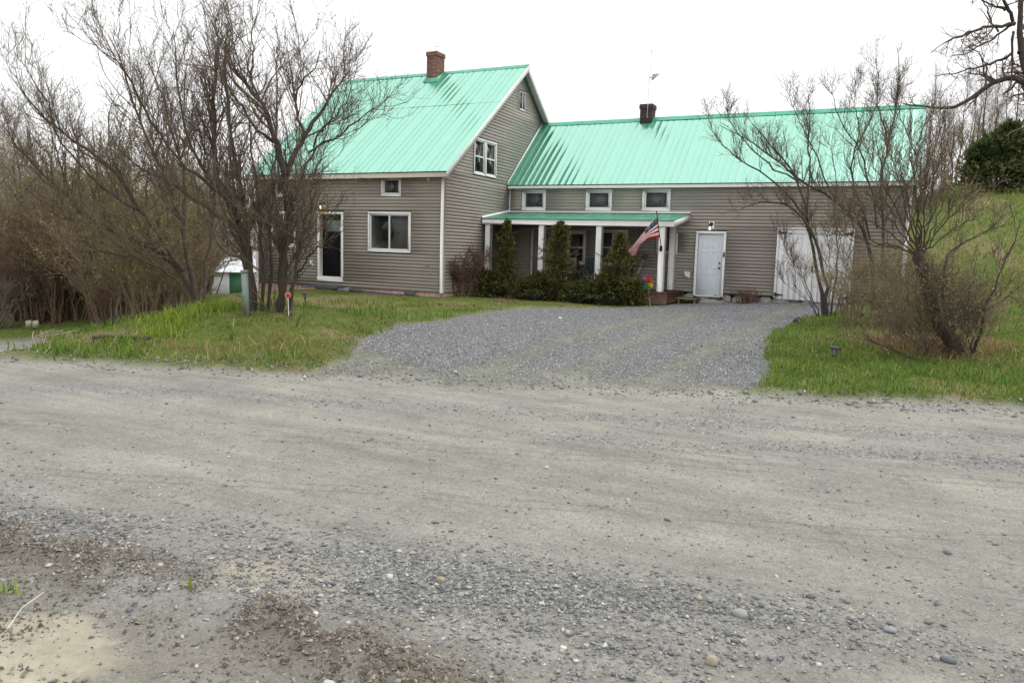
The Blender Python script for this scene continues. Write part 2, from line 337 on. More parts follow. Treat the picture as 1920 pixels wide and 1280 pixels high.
nv = Z.size; C1 = np.stack([mr_, md_, dead, np.ones_like(Z)], -1).reshape(-1, 4); C2 = np.stack([sand, soil, wind, np.ones_like(Z)], -1).reshape(-1, 4)
NX = len(gx); NYg = len(gy); ii, jj = np.meshgrid(np.arange(NX-1), np.arange(NYg-1)); ia = (jj*NX+ii).ravel()
Q = np.stack([ia, ia+1, ia+NX+1, ia+NX], 1)
fr_ = mr_.ravel()[Q].mean(1); fd_ = md_.ravel()[Q].mean(1); cls = np.where(fr_ > .5, 1, np.where(fd_ > .5, 2, 0))
VV = np.stack([GX, GY, Z], -1).reshape(-1, 3)
def ground_material():
    m, n, p = newmat('gravel_dirt_and_turf'); L = n.links.new; N = n.nodes.new; p.inputs['Roughness'].default_value = .95; p.inputs['Specular IOR Level'].default_value = .15
    g = N('ShaderNodeNewGeometry'); pos = g.outputs['Position']
    def noise(sc, det=4, ro=.6):
        a = N('ShaderNodeTexNoise'); a.inputs['Scale'].default_value = sc; a.inputs['Detail'].default_value = det; a.inputs['Roughness'].default_value = ro; L(pos, a.inputs['Vector']); return a.outputs[0]
    def ramp(src, stops):
        r = N('ShaderNodeValToRGB'); e = r.color_ramp.elements
        while len(e) < len(stops): e.new(.5)
        for k, (t, c) in enumerate(stops): e[k].position = t; e[k].color = (*c, 1)
        L(src, r.inputs[0]); return r.outputs[0]
    def mixc(f, a, b, mode='MIX'):
        k = N('ShaderNodeMix'); k.data_type = 'RGBA'; k.blend_type = mode
        if isinstance(f, (int, float)): k.inputs[0].default_value = f
        else: L(f, k.inputs[0])
        L(a, k.inputs[6]); L(b, k.inputs[7]); return k.outputs[2]
    def att(nm):
        a = N('ShaderNodeAttribute'); a.attribute_name = nm; s = N('ShaderNodeSeparateColor'); L(a.outputs['Color'], s.inputs[0]); return s.outputs
    a1 = att('Mask'); a2 = att('Detail')
    vor = N('ShaderNodeTexVoronoi'); vor.inputs['Scale'].default_value = 46; L(pos, vor.inputs['Vector'])
    vor2 = N('ShaderNodeTexVoronoi'); vor2.inputs['Scale'].default_value = 110; L(pos, vor2.inputs['Vector'])
    sp = N('ShaderNodeSeparateColor'); L(vor.outputs['Color'], sp.inputs[0]); sp2 = N('ShaderNodeSeparateColor'); L(vor2.outputs['Color'], sp2.inputs[0])
    dirt = ramp(noise(.9, 6, .7), [(.3, (.207, .202, .183)), (.5, (.265, .258, .230)), (.7, (.315, .306, .266))])
    dirt = mixc(.55, dirt, ramp(sp2.outputs[0], [(0, (.35, .35, .35)), (.5, (.52, .52, .52)), (1, (.72, .72, .70))]), 'OVERLAY')
    dirt = mixc(.35, dirt, ramp(noise(18, 3), [(.35, (.4, .4, .4)), (.65, (.6, .6, .6))]), 'OVERLAY')
    drv = ramp(sp.outputs[0], [(0, (.08, .084, .09)), (.45, (.145, .15, .158)), (.85, (.2, .205, .21)), (1, (.42, .42, .42))])
    drv = mixc(.4, drv, ramp(noise(2.5, 5), [(.3, (.36, .36, .37)), (.7, (.62, .61, .58))]), 'OVERLAY')
    grav = ramp(sp.outputs[1], [(0, (.08, .085, .09)), (.5, (.19, .19, .185)), (1, (.36, .36, .35))])
    turf = ramp(noise(3.5, 5, .7), [(.3, (.07, .09, .022)), (.52, (.115, .14, .032)), (.72, (.16, .165, .055))])
    deadc = ramp(noise(9, 4), [(.3, (.15, .105, .055)), (.7, (.25, .205, .11))])
    turf = mixc(a1[2], turf, deadc)
    soilc = ramp(noise(14, 5), [(.3, (.085, .072, .056)), (.7, (.18, .158, .128))])
    sandc = ramp(noise(22, 4), [(.3, (.37, .335, .255)), (.7, (.46, .425, .335))])
    dirt = mixc(a2[2], dirt, grav); dirt = mixc(a2[1], dirt, soilc); dirt = mixc(a2[0], dirt, sandc)
    ms = N('ShaderNodeMapping'); ms.inputs['Rotation'].default_value = (0, 0, -math.atan2(RD[1], RD[0])); ms.inputs['Scale'].default_value = (.22, 3.2, 1); L(pos, ms.inputs[0])
    sn = N('ShaderNodeTexNoise'); sn.inputs['Scale'].default_value = 1.1; sn.inputs['Detail'].default_value = 6; sn.inputs['Roughness'].default_value = .7; L(ms.outputs[0], sn.inputs['Vector'])
    dirt = mixc(.6, dirt, ramp(sn.outputs[0], [(.34, (.37, .365, .36)), (.5, (.5, .5, .5)), (.66, (.62, .62, .61))]), 'OVERLAY')
    tk_in = N('ShaderNodeMath'); tk_in.operation = 'MULTIPLY'; tk_in.use_clamp = True; tk_in.inputs[1].default_value = -.36; L(a1[0], tk_in.inputs[0])
    dk = N('ShaderNodeRGB'); dk.outputs[0].default_value = (.13, .12, .10, 1); dirt = mixc(tk_in.outputs[0], dirt, dk.outputs[0])
    col = mixc(a1[0], turf, dirt); col = mixc(a1[1], col, drv); L(col, p.inputs['Base Color'])
    # relief: fine chips everywhere, tread bars along two wheel tracks
    mp = N('ShaderNodeMapping'); mp.inputs['Rotation'].default_value = (0, 0, -math.atan2(RD[1], RD[0])); L(pos, mp.inputs[0]); sxz = N('ShaderNodeSeparateXYZ'); L(mp.outputs[0], sxz.inputs[0])
    def mth(op, a, b=None, c=None):
        k = N('ShaderNodeMath'); k.operation = op
        for q, v in enumerate((a, b, c)):
            if v is None: continue
            if isinstance(v, (int, float)): k.inputs[q].default_value = v
            else: L(v, k.inputs[q])
        return k.outputs[0]
    V0 = float(np.array([-8.15, 6.52]) @ RN)
    wob = mth('MULTIPLY', mth('SUBTRACT', noise(.35, 2), .5), .5)
    vv = mth('ADD', sxz.outputs['Y'], wob); tracks = None
    for so_, wd in ((-2.9, .10), (-2.45, .09), (-1.05, .09), (-.3, .06), (-4.1, .09)):
        dv = mth('SUBTRACT', vv, V0+so_); band = mth('LESS_THAN', mth('ABSOLUTE', dv), wd)
        bar = mth('GREATER_THAN', mth('SINE', mth('ADD', mth('MULTIPLY', sxz.outputs['X'], 62+9*wd), mth('MULTIPLY', noise(5, 3), 9))), .55)
        rib = mth('LESS_THAN', mth('ABSOLUTE', mth('SUBTRACT', mth('ABSOLUTE', dv), wd*.62)), .011)
        t = mth('MULTIPLY', band, mth('MULTIPLY', mth('ADD', mth('MULTIPLY', bar, .35), rib), -.8)); tracks = t if tracks is None else mth('ADD', tracks, t)
    tracks = mth('MULTIPLY', tracks, mth('GREATER_THAN', noise(1.3, 3), .47))
    L(tracks, tk_in.inputs[0])
    h = mth('ADD', mth('MULTIPLY', vor.outputs['Distance'], -.35), mth('ADD', mth('MULTIPLY', noise(70, 5, .75), .8), mth('MULTIPLY', mth('MULTIPLY', tracks, a1[0]), .55)))
    bp = N('ShaderNodeBump'); bp.inputs['Strength'].default_value = .75; bp.inputs['Distance'].default_value = .02; L(h, bp.inputs['Height']); L(bp.outputs[0], p.inputs['Normal'])
    return m
def roofmat():
    m = M['roof']; n = m.node_tree; p = n.nodes['Principled BSDF']; p.inputs['Coat Weight'].default_value = 0; p.inputs['Metallic'].default_value = 0
    g = n.nodes.new('ShaderNodeBsdfGlossy'); g.inputs['Color'].default_value = (.66, 1, .89, 1); mx = n.nodes.new('ShaderNodeMixShader'); mx.inputs[0].default_value = .40
    t = n.nodes.new('ShaderNodeTexNoise'); t.inputs['Scale'].default_value = 2.3; t.inputs['Detail'].default_value = 5; tcn = n.nodes.new('ShaderNodeTexCoord'); n.links.new(tcn.outputs['Object'], t.inputs['Vector'])
    r = n.nodes.new('ShaderNodeMapRange'); r.inputs[1].default_value = .3; r.inputs[2].default_value = .7; r.inputs[3].default_value = .16; r.inputs[4].default_value = .30; n.links.new(t.outputs[0], r.inputs[0]); n.links.new(r.outputs[0], g.inputs['Roughness'])
    bp = [k for k in n.nodes if k.type == 'BUMP'][0]; n.links.new(bp.outputs[0], g.inputs['Normal'])
    n.links.new(p.outputs[0], mx.inputs[1]); n.links.new(g.outputs[0], mx.inputs[2]); n.links.new(mx.outputs[0], n.nodes['Material Output'].inputs[0])
roofmat()
for k_ in ('fred', 'fwhite', 'fblue'):
    n_ = M[k_].node_tree; p_ = n_.nodes['Principled BSDF']; tr_ = n_.nodes.new('ShaderNodeBsdfTranslucent'); mx_ = n_.nodes.new('ShaderNodeMixShader'); mx_.inputs[0].default_value = .45
    n_.links.new(p_.inputs['Base Color'].links[0].from_socket, tr_.inputs[0]); n_.links.new(p_.outputs[0], mx_.inputs[1]); n_.links.new(tr_.outputs[0], mx_.inputs[2]); n_.links.new(mx_.outputs[0], n_.nodes['Material Output'].inputs[0])
GM = ground_material()
for name, k in (('ground', 0), ('road', 1), ('driveway', 2)):
    q = Q[cls == k]; used = np.unique(q); remap = np.zeros(nv, int); remap[used] = np.arange(len(used)); b = MB(); b.add(VV[used], remap[q])
    o = struct(name, b, GM, smooth=True)
    for nm, C in (('Mask', C1), ('Detail', C2)):
        ca = o.data.color_attributes.new(nm, 'FLOAT_COLOR', 'POINT'); ca.data.foreach_set('color', C[used].astype(np.float32).ravel())
# ================================================================== FARMHOUSE
XC, XL, Y0, YR, YB = -12.66, -20.45, 20.5, 25.65, 30.8       # main block: right gable, left wall, front, ridge, back
YW, YWR, XR, YWB = 25.0, 27.65, .3, 30.3                     # wing: front wall, ridge, right end, back
EZ, EYf, RZ = 3.92, 20.2, 8.2                                # main eave top / eave Y / ridge height
WEZ, WEY, WRZ = 3.90, 24.8, 6.46
XRK = XC+.30; XLK = XL-.20
house = thing('farmhouse', (-12.66, 20.5, 0), 'tan clapboard farmhouse with bright green metal roof and long porch wing', 'house')
def part_h(name, mb, mats, parent=None, **k): return part(name, mb, mats, parent or house, **k)
EXP = .106
def courses(wall, plane, z0, z1, span, holes, axis):
    """one clapboard object per course; span(z)->list of (a,b); holes (a0,a1,z0,z1); axis 'x' front wall at Y=plane, 'y' gable at X=plane"""
    z = z0; k = 0
    while z < z1-.02:
        zt = min(z+EXP, z1); lo = span(z); hi = span(zt-1e-4)
        for (a0, a1), (c0, c1) in zip(lo, hi):
            cuts = [h for h in holes if h[2] < z+EXP*.5 < h[3]]; cuts.sort(); segs = []; cur = (a0, c0)
            for h in cuts:
                if h[0] > cur[0]: segs.append((cur[0], h[0], cur[1], h[0]))
                cur = (h[1], h[1])
            segs.append((cur[0], a1, cur[1], c1))
            for p0, p1, q0, q1 in segs:
                if p1-p0 < .02: continue
                q1 = max(q1, q0+.001); j = RNG.uniform(-.0012, .0012)
                if axis == 'x': V = [(p0, plane-.013+j, z), (p1, plane-.013+j, z), (p1, plane+.03, z), (p0, plane+.03, z), (q0, plane-.003+j, zt+.004), (q1, plane-.003+j, zt+.004), (q1, plane+.03, zt+.004), (q0, plane+.03, zt+.004)]
                else: V = [(plane+.013+j, p0, z), (plane+.013+j, p1, z), (plane-.03, p1, z), (plane-.03, p0, z), (plane+.003+j, q0, zt+.004), (plane+.003+j, q1, zt+.004), (plane-.03, q1, zt+.004), (plane-.03, q0, zt+.004)]
                b = MB(); b.add(V, [(0, 1, 5, 4), (3, 2, 1, 0), (1, 2, 6, 5), (2, 3, 7, 6), (3, 0, 4, 7), (4, 5, 6, 7)]); part('clapboard', b, M['siding'], wall)
        z = zt; k += 1
# openings: (x0,x1,z0,z1) outer trim sizes on each wall
mdoor = (-17.66, -16.55, .34, 2.68); mwin = (-15.54, -13.85, 1.39, 2.69); msm = (-15.03, -14.25, 3.17, 3.80); msm2 = (-19.62, -18.90, 3.17, 3.80); mlow = (-19.75, -18.62, 1.45, 2.69)
wdoor = (-5.81, -4.84, .29, 2.38); wgar = (-3.30, -1.10, .36, 2.53); w1 = (-12.13, -11.2, 3.0, 3.74); w2 = (-9.69, -8.74, 3.0, 3.74); w3 = (-7.68, -6.72, 3.0, 3.74)
pdoor = (-11.72, -10.82, .46, 2.42); pwin1 = (-10.35, -9.62, 1.15, 2.32); pwin2 = (-9.2, -8.1, 1.15, 2.38); pwin3 = (-7.12, -6.4, 1.62, 2.3)
g1 = (22.31, 23.085, 4.04, 5.24); g2 = (23.11, 23.89, 4.04, 5.24); ga = (25.55, 26.06, 6.66, 7.34)
# backing walls (behind the clapboards) and foundations
fw = part_h('wall', MB().box(XL, XC-.17, Y0+.17, Y0+.27, .0, 3.8), M['dark'], label='front wall of the tall block'); courses(fw, Y0, .18, 3.80, lambda z: [(XL+.05, XC-.05)], [mdoor, mwin, msm, msm2, mlow], 'x')
b = MB(); b.box(XL, XL+.1, Y0+.05, YB, .0, 3.85); b.box(XL, XC, YB, YB+.1, 0, 3.9)
b.add([(XL, Y0, 3.85), (XL, YB, 3.85), (XL, YR, 8.05)], [(0, 2, 1)]); part_h('wall', b, M['siding'], label='plain rear and side walls')
gw_b = MB(); gw_b.box(XC-.26, XC-.16, Y0+.05, YB, 0, 3.85); gw_b.add([(XC-.16, Y0+.2, 3.85), (XC-.16, YB, 3.85), (XC-.16, YR, 7.95)], [(0, 1, 2)])
gw = part_h('wall', gw_b, M['dark'], label='gable wall of the tall block')
SL = (RZ-EZ)/(YR-EYf)
def rline(y): return RZ-SL*abs(y-YR)
def gspan(z):
    lo = max(Y0+.05, YR-(RZ-.16-z)/SL); hi = min(YB, YR+(RZ-.16-z)/SL)
    if z < 3.85: hi = YW+.02
    elif z < WRZ: hi = min(hi, WEY+.05+(z-WEZ)/.8986+.03)
    return [(lo, hi)]
courses(gw, XC, .18, 8.0, gspan, [g1, g2, ga], 'y')
ww = part_h('wall', MB().box(XC, XR, YW+.17, YW+.27, 0, 3.8), M['dark'], label='front wall of the long wing')
courses(ww, YW, .40, 3.82, lambda z: [(XC+.02, XR-.05)], [wdoor, wgar, w1, w2, w3, pdoor, pwin1, pwin2, pwin3], 'x')
b = MB(); b.box(XR-.1, XR, YW+.05, YWB, 0, 3.85); b.box(XC, XR, YWB, YWB+.1, 0, 3.85); b.add([(XR-.02, YW, 3.85), (XR-.02, YWB, 3.85), (XR-.02, YWR, 6.3)], [(0, 1, 2)]); part_h('wall', b, M['siding'], label='plain end and rear walls of the wing')
# foundation: pink boards along the tall block, stones along the wing
x = XL+.02
while x < XC-.1:
    wd = min(random.uniform(.5, .75), XC-.03-x); part_h('foundation_board', MB().bbox(x+.004, x+wd-.004, Y0+.01+random.uniform(0, .012), Y0+.08, -.35, .175), M['found']); x += wd
b = MB(); b.box(XC-.1, XC-.02, Y0+.05, YW, -.3, .175); part_h('foundation_board', b, M['found'])
def rock(c, sx_, sy_, sz_, seed=0, n=2):
    r = np.random.default_rng(seed); b = MB(); t = (1+5**.5)/2
    v = np.array([(-1, t, 0), (1, t, 0), (-1, -t, 0), (1, -t, 0), (0, -1, t), (0, 1, t), (0, -1, -t), (0, 1, -t), (t, 0, -1), (t, 0, 1), (-t, 0, -1), (-t, 0, 1)], float); v /= np.linalg.norm(v[0])
    f = [(0, 11, 5), (0, 5, 1), (0, 1, 7), (0, 7, 10), (0, 10, 11), (1, 5, 9), (5, 11, 4), (11, 10, 2), (10, 7, 6), (7, 1, 8), (3, 9, 4), (3, 4, 2), (3, 2, 6), (3, 6, 8), (3, 8, 9), (4, 9, 5), (2, 4, 11), (6, 2, 10), (8, 6, 7), (9, 8, 1)]
    for _ in range(n-1):
        mid = {}; v = list(v); nf = []
        def md(a, c_):
            k = (min(a, c_), max(a, c_))
            if k not in mid: p = v[a]+v[c_]; mid[k] = len(v); v.append(p/np.linalg.norm(p))
            return mid[k]
        for a, bb, c_ in f: x_, y_, z_ = md(a, bb), md(bb, c_), md(c_, a); nf += [(a, x_, z_), (bb, y_, x_), (c_, z_, y_), (x_, y_, z_)]
        f = nf; v = np.array(v)
    v = np.sign(v)*np.abs(v)**.75; v = v*(1+r.normal(0, .07, (len(v), 1))); b.add(v*np.array([sx_, sy_, sz_])/2+np.asarray(c), f); return b
x = XC+6.2; k = 0
while x < XR-.1:
    wd = random.uniform(.28, .6); hh = .44-max(0, x+4)*.0
    part_h('foundation_stone', rock((x+wd/2, YW+.09, .16), wd, .22, random.uniform(.42, .5), 100+k), M['stone'] if k % 3 else M['darkstone']); x += wd*.96; k += 1
# corner boards
for (x0, x1, y0, y1, z0, z1) in ((XC-.085, XC+.028, Y0-.03, Y0-.001, .16, 3.76), (XC+.001, XC+.028, Y0, Y0+.085, .16, 3.74), (XL-.028, XL+.085, Y0-.03, Y0-.001, .16, 3.76), (XR-.085, XR+.028, YW-.03, YW-.001, .38, 3.8), (XR+.001, XR+.028, YW, YW+.09, .38, 3.8), (XC+.02, XC+.06, YW-.03, YW-.018, 2.95, 3.8)):
    part_h('corner_board', MB().bbox(x0, x1, y0, y1, z0, z1), M['white'])
# ---- roofs
def roof_panel_mesh(width, length, name, rib=.2286):
    b = MB(); prof = []; n = max(1, int(width/rib+.02)); x = 0
    for k in range(n): x = k*rib; prof += [(x, 0), (x+.010, .008), (x+.020, .008), (x+.030, 0)]
    prof.append((width, 0)); prof = np.array(prof); m = len(prof); ns = 7; vs = []
    for j in range(ns): vs.append(np.column_stack([prof[:, 0], np.full(m, length*j/(ns-1)), prof[:, 1]]))
    f = [(j*m+i, j*m+i+1, (j+1)*m+i+1, (j+1)*m+i) for j in range(ns-1) for i in range(m-1)]
    b.add(np.vstack(vs), f); return b.mesh(name, M['roof'])
def slope(parent, x0, x1, ey, ez, ry, rz, rows=1, lift=.014):
    L = math.hypot(ry-ey, rz-ez); ang = math.atan2(rz-ez, ry-ey); W = .9144; cache = {}
    x = x0; i = 0
    while x < x1-.05:
        wd = min(W, x1-x)
        if x1-x-wd < .1: wd = x1-x
        for r in range(rows):
            l0 = L*[0, .615][r] if rows == 2 else 0; l1 = L*[.63, 1][r] if rows == 2 else L
            key = (round(wd, 3), r)
            if key not in cache: cache[key] = roof_panel_mesh(wd, l1-l0, 'roof_panel')
            up = lift+(.006 if r else 0)+random.uniform(0, .002)
            inst('roof_panel', cache[key], parent, (x, ey+l0*math.cos(ang)-up*math.sin(ang), ez+l0*math.sin(ang)+up*math.cos(ang)), (ang+random.uniform(-.0006, .0006), 0, 0))
        x += wd; i += 1
def deck(x0, x1, ey, ez, ry, rz, by, bz, t=.05):
    b = MB(); P = [(ey, ez), (ry, rz), (by, bz), (by, bz-t), (ry, rz-t*1.35), (ey, ez-t)]
    V = [(x, y, z) for x in (x0, x1) for y, z in P]; b.add(V, [(0, 6, 7, 1), (1, 7, 8, 2), (2, 8, 9, 3), (3, 9, 10, 4), (4, 10, 11, 5), (5, 11, 6, 0), (0, 1, 4, 5), (1, 2, 3, 4), (6, 11, 10, 7), (7, 10, 9, 8)]); return b
YEB = 2*YR-EYf
mr1 = part_h('roof', deck(XLK+.02, XRK-.012, EYf+.02, EZ, YR, RZ, YEB-.02, EZ), M['deck'], label='steep green metal roof of the tall block')
slope(mr1, XLK, XRK, EYf-.03, EZ-.024, YR, RZ, 2)
bk = MB(); bk.add([(XLK, YR, RZ+.012), (XRK, YR, RZ+.012), (XRK, YEB, EZ+.012), (XLK, YEB, EZ+.012)], [(3, 2, 1, 0)]); part('roof_panel', bk, M['roof'], mr1)
def cap(x0, x1, y, z, sl, n=6):
    b = MB(); V = []
    xs = np.linspace(x0, x1, n)
    for k, x in enumerate(xs):
        dz = .03+random.uniform(-.006, .006)
        for dy, d in ((-.16, -.16*sl+dz+.012), (-.02, dz+.02), (.02, dz+.02), (.16, -.16*sl+dz+.012)): V.append((x, y+dy, z+d))
    b.add(V, [(k*4+i, (k+1)*4+i, (k+1)*4+i+1, k*4+i+1) for k in range(n-1) for i in range(3)]); return b
part('ridge_cap', cap(XLK, XRK, YR, RZ, SL), M['ridge'], mr1)
WSL = (WRZ-WEZ)/(YWR-WEY)
mr2 = part_h('roof', deck(XC+.01, XR+.2, WEY+.02, WEZ, YWR, WRZ, 2*YWR-WEY, WEZ), M['deck'], label='long low green metal roof of the wing')
slope(mr2, XC+.02, XR+.22, WEY-.03, WEZ-.026, YWR, WRZ, 1)
bk = MB(); bk.add([(XC+.02, YWR, WRZ+.012), (XR+.22, YWR, WRZ+.012), (XR+.22, 2*YWR-WEY, WEZ+.012), (XC+.02, 2*YWR-WEY, WEZ+.012)], [(3, 2, 1, 0)]); part('roof_panel', bk, M['roof'], mr2)
part('ridge_cap', cap(XC+.3, XR+.22, YWR, WRZ, WSL, 9), M['ridge'], mr2)
# eaves: fascia, soffit, rakes
part_h('fascia', MB().bbox(XLK, XRK-.03, EYf, EYf+.03, EZ-.185, EZ-.04), M['trimbeige'])
part_h('soffit', MB().box(XLK+.01, XRK-.04, EYf+.03, Y0-.02, EZ-.165, EZ-.15), M['trimbeige'])
part_h('fascia', MB().bbox(XC+.03, XR+.2, WEY, WEY+.03, WEZ-.145, WEZ-.04), M['white'])
part_h('soffit', MB().box(XC+.03, XR+.19, WEY+.03, YW-.02, WEZ-.13, WEZ-.115), M['soffit'])
def rake(x0, x1, ya, za, yb, zb, top=.0, h=.2, m='white', name='rake_board'):
    b = MB(); V = [(x, y, z+d) for x in (x0, x1) for (y, z, d) in ((ya, za, top-h), (yb, zb, top-h), (yb, zb, top), (ya, za, top))]
    b.add(V, [(0, 3, 2, 1), (4, 5, 6, 7), (0, 1, 5, 4), (1, 2, 6, 5), (2, 3, 7, 6), (3, 0, 4, 7)]); part_h(name, b, M[m])
rake(XRK-.028, XRK+.004, EYf-.02, EZ-.016, YR, RZ, .012, .23); rake(XRK-.028, XRK+.004, YR, RZ, YEB, EZ, .012, .23)
rake(XC+.02, XRK-.03, EYf+.03, EZ+.023, YR, RZ, -.07, .02, 'soffit', 'soffit'); rake(XC+.02, XRK-.03, YR, RZ, YEB, EZ, -.07, .02, 'soffit', 'soffit')
rake(XLK-.004, XLK+.03, EYf, EZ, YR, RZ, .012, .2)
rake(XR+.19, XR+.222, WEY, WEZ, YWR, WRZ, .01, .17); rake(XR+.19, XR+.222, YWR, WRZ, 2*YWR-WEY, WEZ, .01, .17)
# flashing where the wing roof meets the gable wall
rake(XC+.017, XC+.045, WEY-.03, WEZ-.03, YWR, WRZ, .11, .09, 'white', 'flashing')
# ---- windows and doors
def trim(b, x0, x1, z0, z1, wd, y0, y1, mi=0, bot=True):
    b.bbox(x0, x1, y0, y1, z1-wd, z1, mi=mi); b.bbox(x0, x0+wd, y0, y1, z0+(wd if bot else 0), z1-wd, mi=mi); b.bbox(x1-wd, x1, y0, y1, z0+(wd if bot else 0), z1-wd, mi=mi)
    if bot: b.bbox(x0, x1, y0, y1, z0, z0+wd, mi=mi)
def swap(b, X):      # turn a front-facing (Y) build into a gable-facing one: x->y along wall, y->X-y
    b.v = [np.column_stack([X-v[:, 1], v[:, 0], v[:, 2]]) for v in b.v]; return b
def window(r, P, mullion=None, rail=None, cur='curtain', gable=False, wd=.075, sash=.045, lbl=None, dropframe=0):
    x0, x1, z0, z1 = r; tf = (lambda b: swap(b, XC)) if gable else (lambda b: b); p = 0 if gable else P
    b = MB(); trim(b, x0, x1, z0, z1, wd, p-.034, p+.02); f = part_h('window', tf(b), M['white'], label=lbl)
    b = MB(); i0, i1, j0, j1 = x0+wd, x1-wd, z0+wd, z1-wd; trim(b, i0+.001, i1-.001, j0+.001, j1-.001, sash, p-.008, p+.06)
    if mullion is not None:
        xm = i0+(i1-i0)*mullion; b.bbox(xm-.026, xm+.026, p-.012, p+.05, j0+sash, j1-sash)
    if rail is not None:
        zm = j0+(j1-j0)*rail; b.bbox(i0+sash, i1-sash, p-.012, p+.05, zm-.024, zm+.024)
    part('sash', tf(b), M['white'], f)
    part('pane', tf(MB().box(i0+.02, i1-.02, p+.028, p+.033, j0+.02, j1-.02)), M['glass'], f)
    n = 40; xs = np.linspace(i0, i1, n); V = []
    for z in (j0, j1):
        for k, x in enumerate(xs): V.append((x, p+.05+.006*math.sin(k*1.1)+.003*math.sin(k*2.3), z))
    b = MB(); b.add(V, [(k, k+1, n+k+1, n+k) for k in range(n-1)])
    part('curtain', tf(b), M[cur], f, smooth=True); return f
window(mwin, Y0, mullion=.5, cur='gcurtain', lbl='wide sliding window with dark green curtain')
window(msm, Y0, cur='curtain'); window(msm2, Y0, cur='curtain'); window(mlow, Y0, mullion=.5, cur='curtain')
for r in (w1, w2, w3): window(r, YW, cur='curtain', wd=.085)
window(pwin1, YW, rail=.5); window(pwin2, YW, mullion=.5, rail=.5); window(pwin3, YW, mullion=.66, wd=.06, sash=.03)
window(g1, 0, rail=.5, cur='tealcurtain', gable=True, wd=.06); window(g2, 0, rail=.5, cur='tealcurtain', gable=True, wd=.06)
window(ga, 0, mullion=.6, cur='dark', gable=True, wd=.035, sash=.03, lbl='small open attic window under the gable peak')  # no cloth here: near-black sheet, the unlit attic put into its colour
# black front door of the tall block
x0, x1, z0, z1 = mdoor
b = MB(); trim(b, x0, x1, z0+.17, z1, .085, Y0-.03, Y0+.02, bot=False); b.bbox(x0, x1, Y0-.05, Y0+.16, z0, z0+.168)
b.bbox(x0+.0852, x0+.11, Y0-.02, Y0+.165, z0+.17, z1-.086); b.bbox(x1-.11, x1-.0852, Y0-.02, Y0+.165, z0+.17, z1-.086)
fd = part_h('door_frame', b, M['white'])
d = part_h('door', MB().bbox(x0+.112, x1-.112, Y0+.11, Y0+.155, z0+.175, z1-.09), M['doorblack'], label='black front door with a small square light')
part('door_light', MB().bbox(x0+.30, x1-.19, Y0+.1, Y0+.109, z1-.66, z1-.28), M['frost'], d)
part('paper_notice', MB().box(x1-.27, x1-.2, Y0+.096, Y0+.0985, z1-.63, z1-.5), M['white'], d)
b = MB(); b.lathe((x1-.16, Y0+.11, z0+1.05), [(.012, 0), (.012, .04), (.028, .045), (.03, .07), (.0, .08)], 12, axis=(0, -1, 0)); part('handle', b, M['greymetal'], d, smooth=True)
# six panel white door of the wing
x0, x1, z0, z1 = wdoor
b = MB(); trim(b, x0, x1, z0, z1, .085, YW-.035, YW+.02, bot=False); b.bbox(x0+.0852, x1-.0852, YW-.03, YW+.1, z0-.02, z0+.018); part_h('door_frame', b, M['white'])
d = part_h('door', MB().bbox(x0+.09, x1-.09, YW+.012, YW+.055, z0+.02, z1-.09), M['doorwhite'], label='white six panel door of the wing')
dx0, dx1, dz0 = x0+.09, x1-.09, z0+.02; wq = (dx1-dx0)
for cx in (.29, .71):
    for a, c in ((.10, .36), (.45, .72), (.79, .94)):
        H_ = z1-.09-dz0; b = MB(); xa, xb, za, zb = dx0+wq*(cx-.145), dx0+wq*(cx+.145), dz0+H_*a*.98, dz0+H_*c*.985
        trim(b, xa, xb, za, zb, .014, YW+.0085, YW+.013); part('door_panel', b, M['doorwhite'], d)
for zz, rr in ((z0+.92, .03), (z0+1.08, .027)):
    b = MB(); b.lathe((dx1-.07, YW+.012, zz), [(.0, .055), (rr, .05), (rr, .03), (.012, .02), (.012, 0)], 14, axis=(0, -1, 0)); part('handle', b, M['blackmetal'], d, smooth=True)
part('key_box', MB().bbox(x1-.06, x1-.015, YW-.06, YW-.0352, z0+1.28, z0+1.43), M['blackmetal'], d)
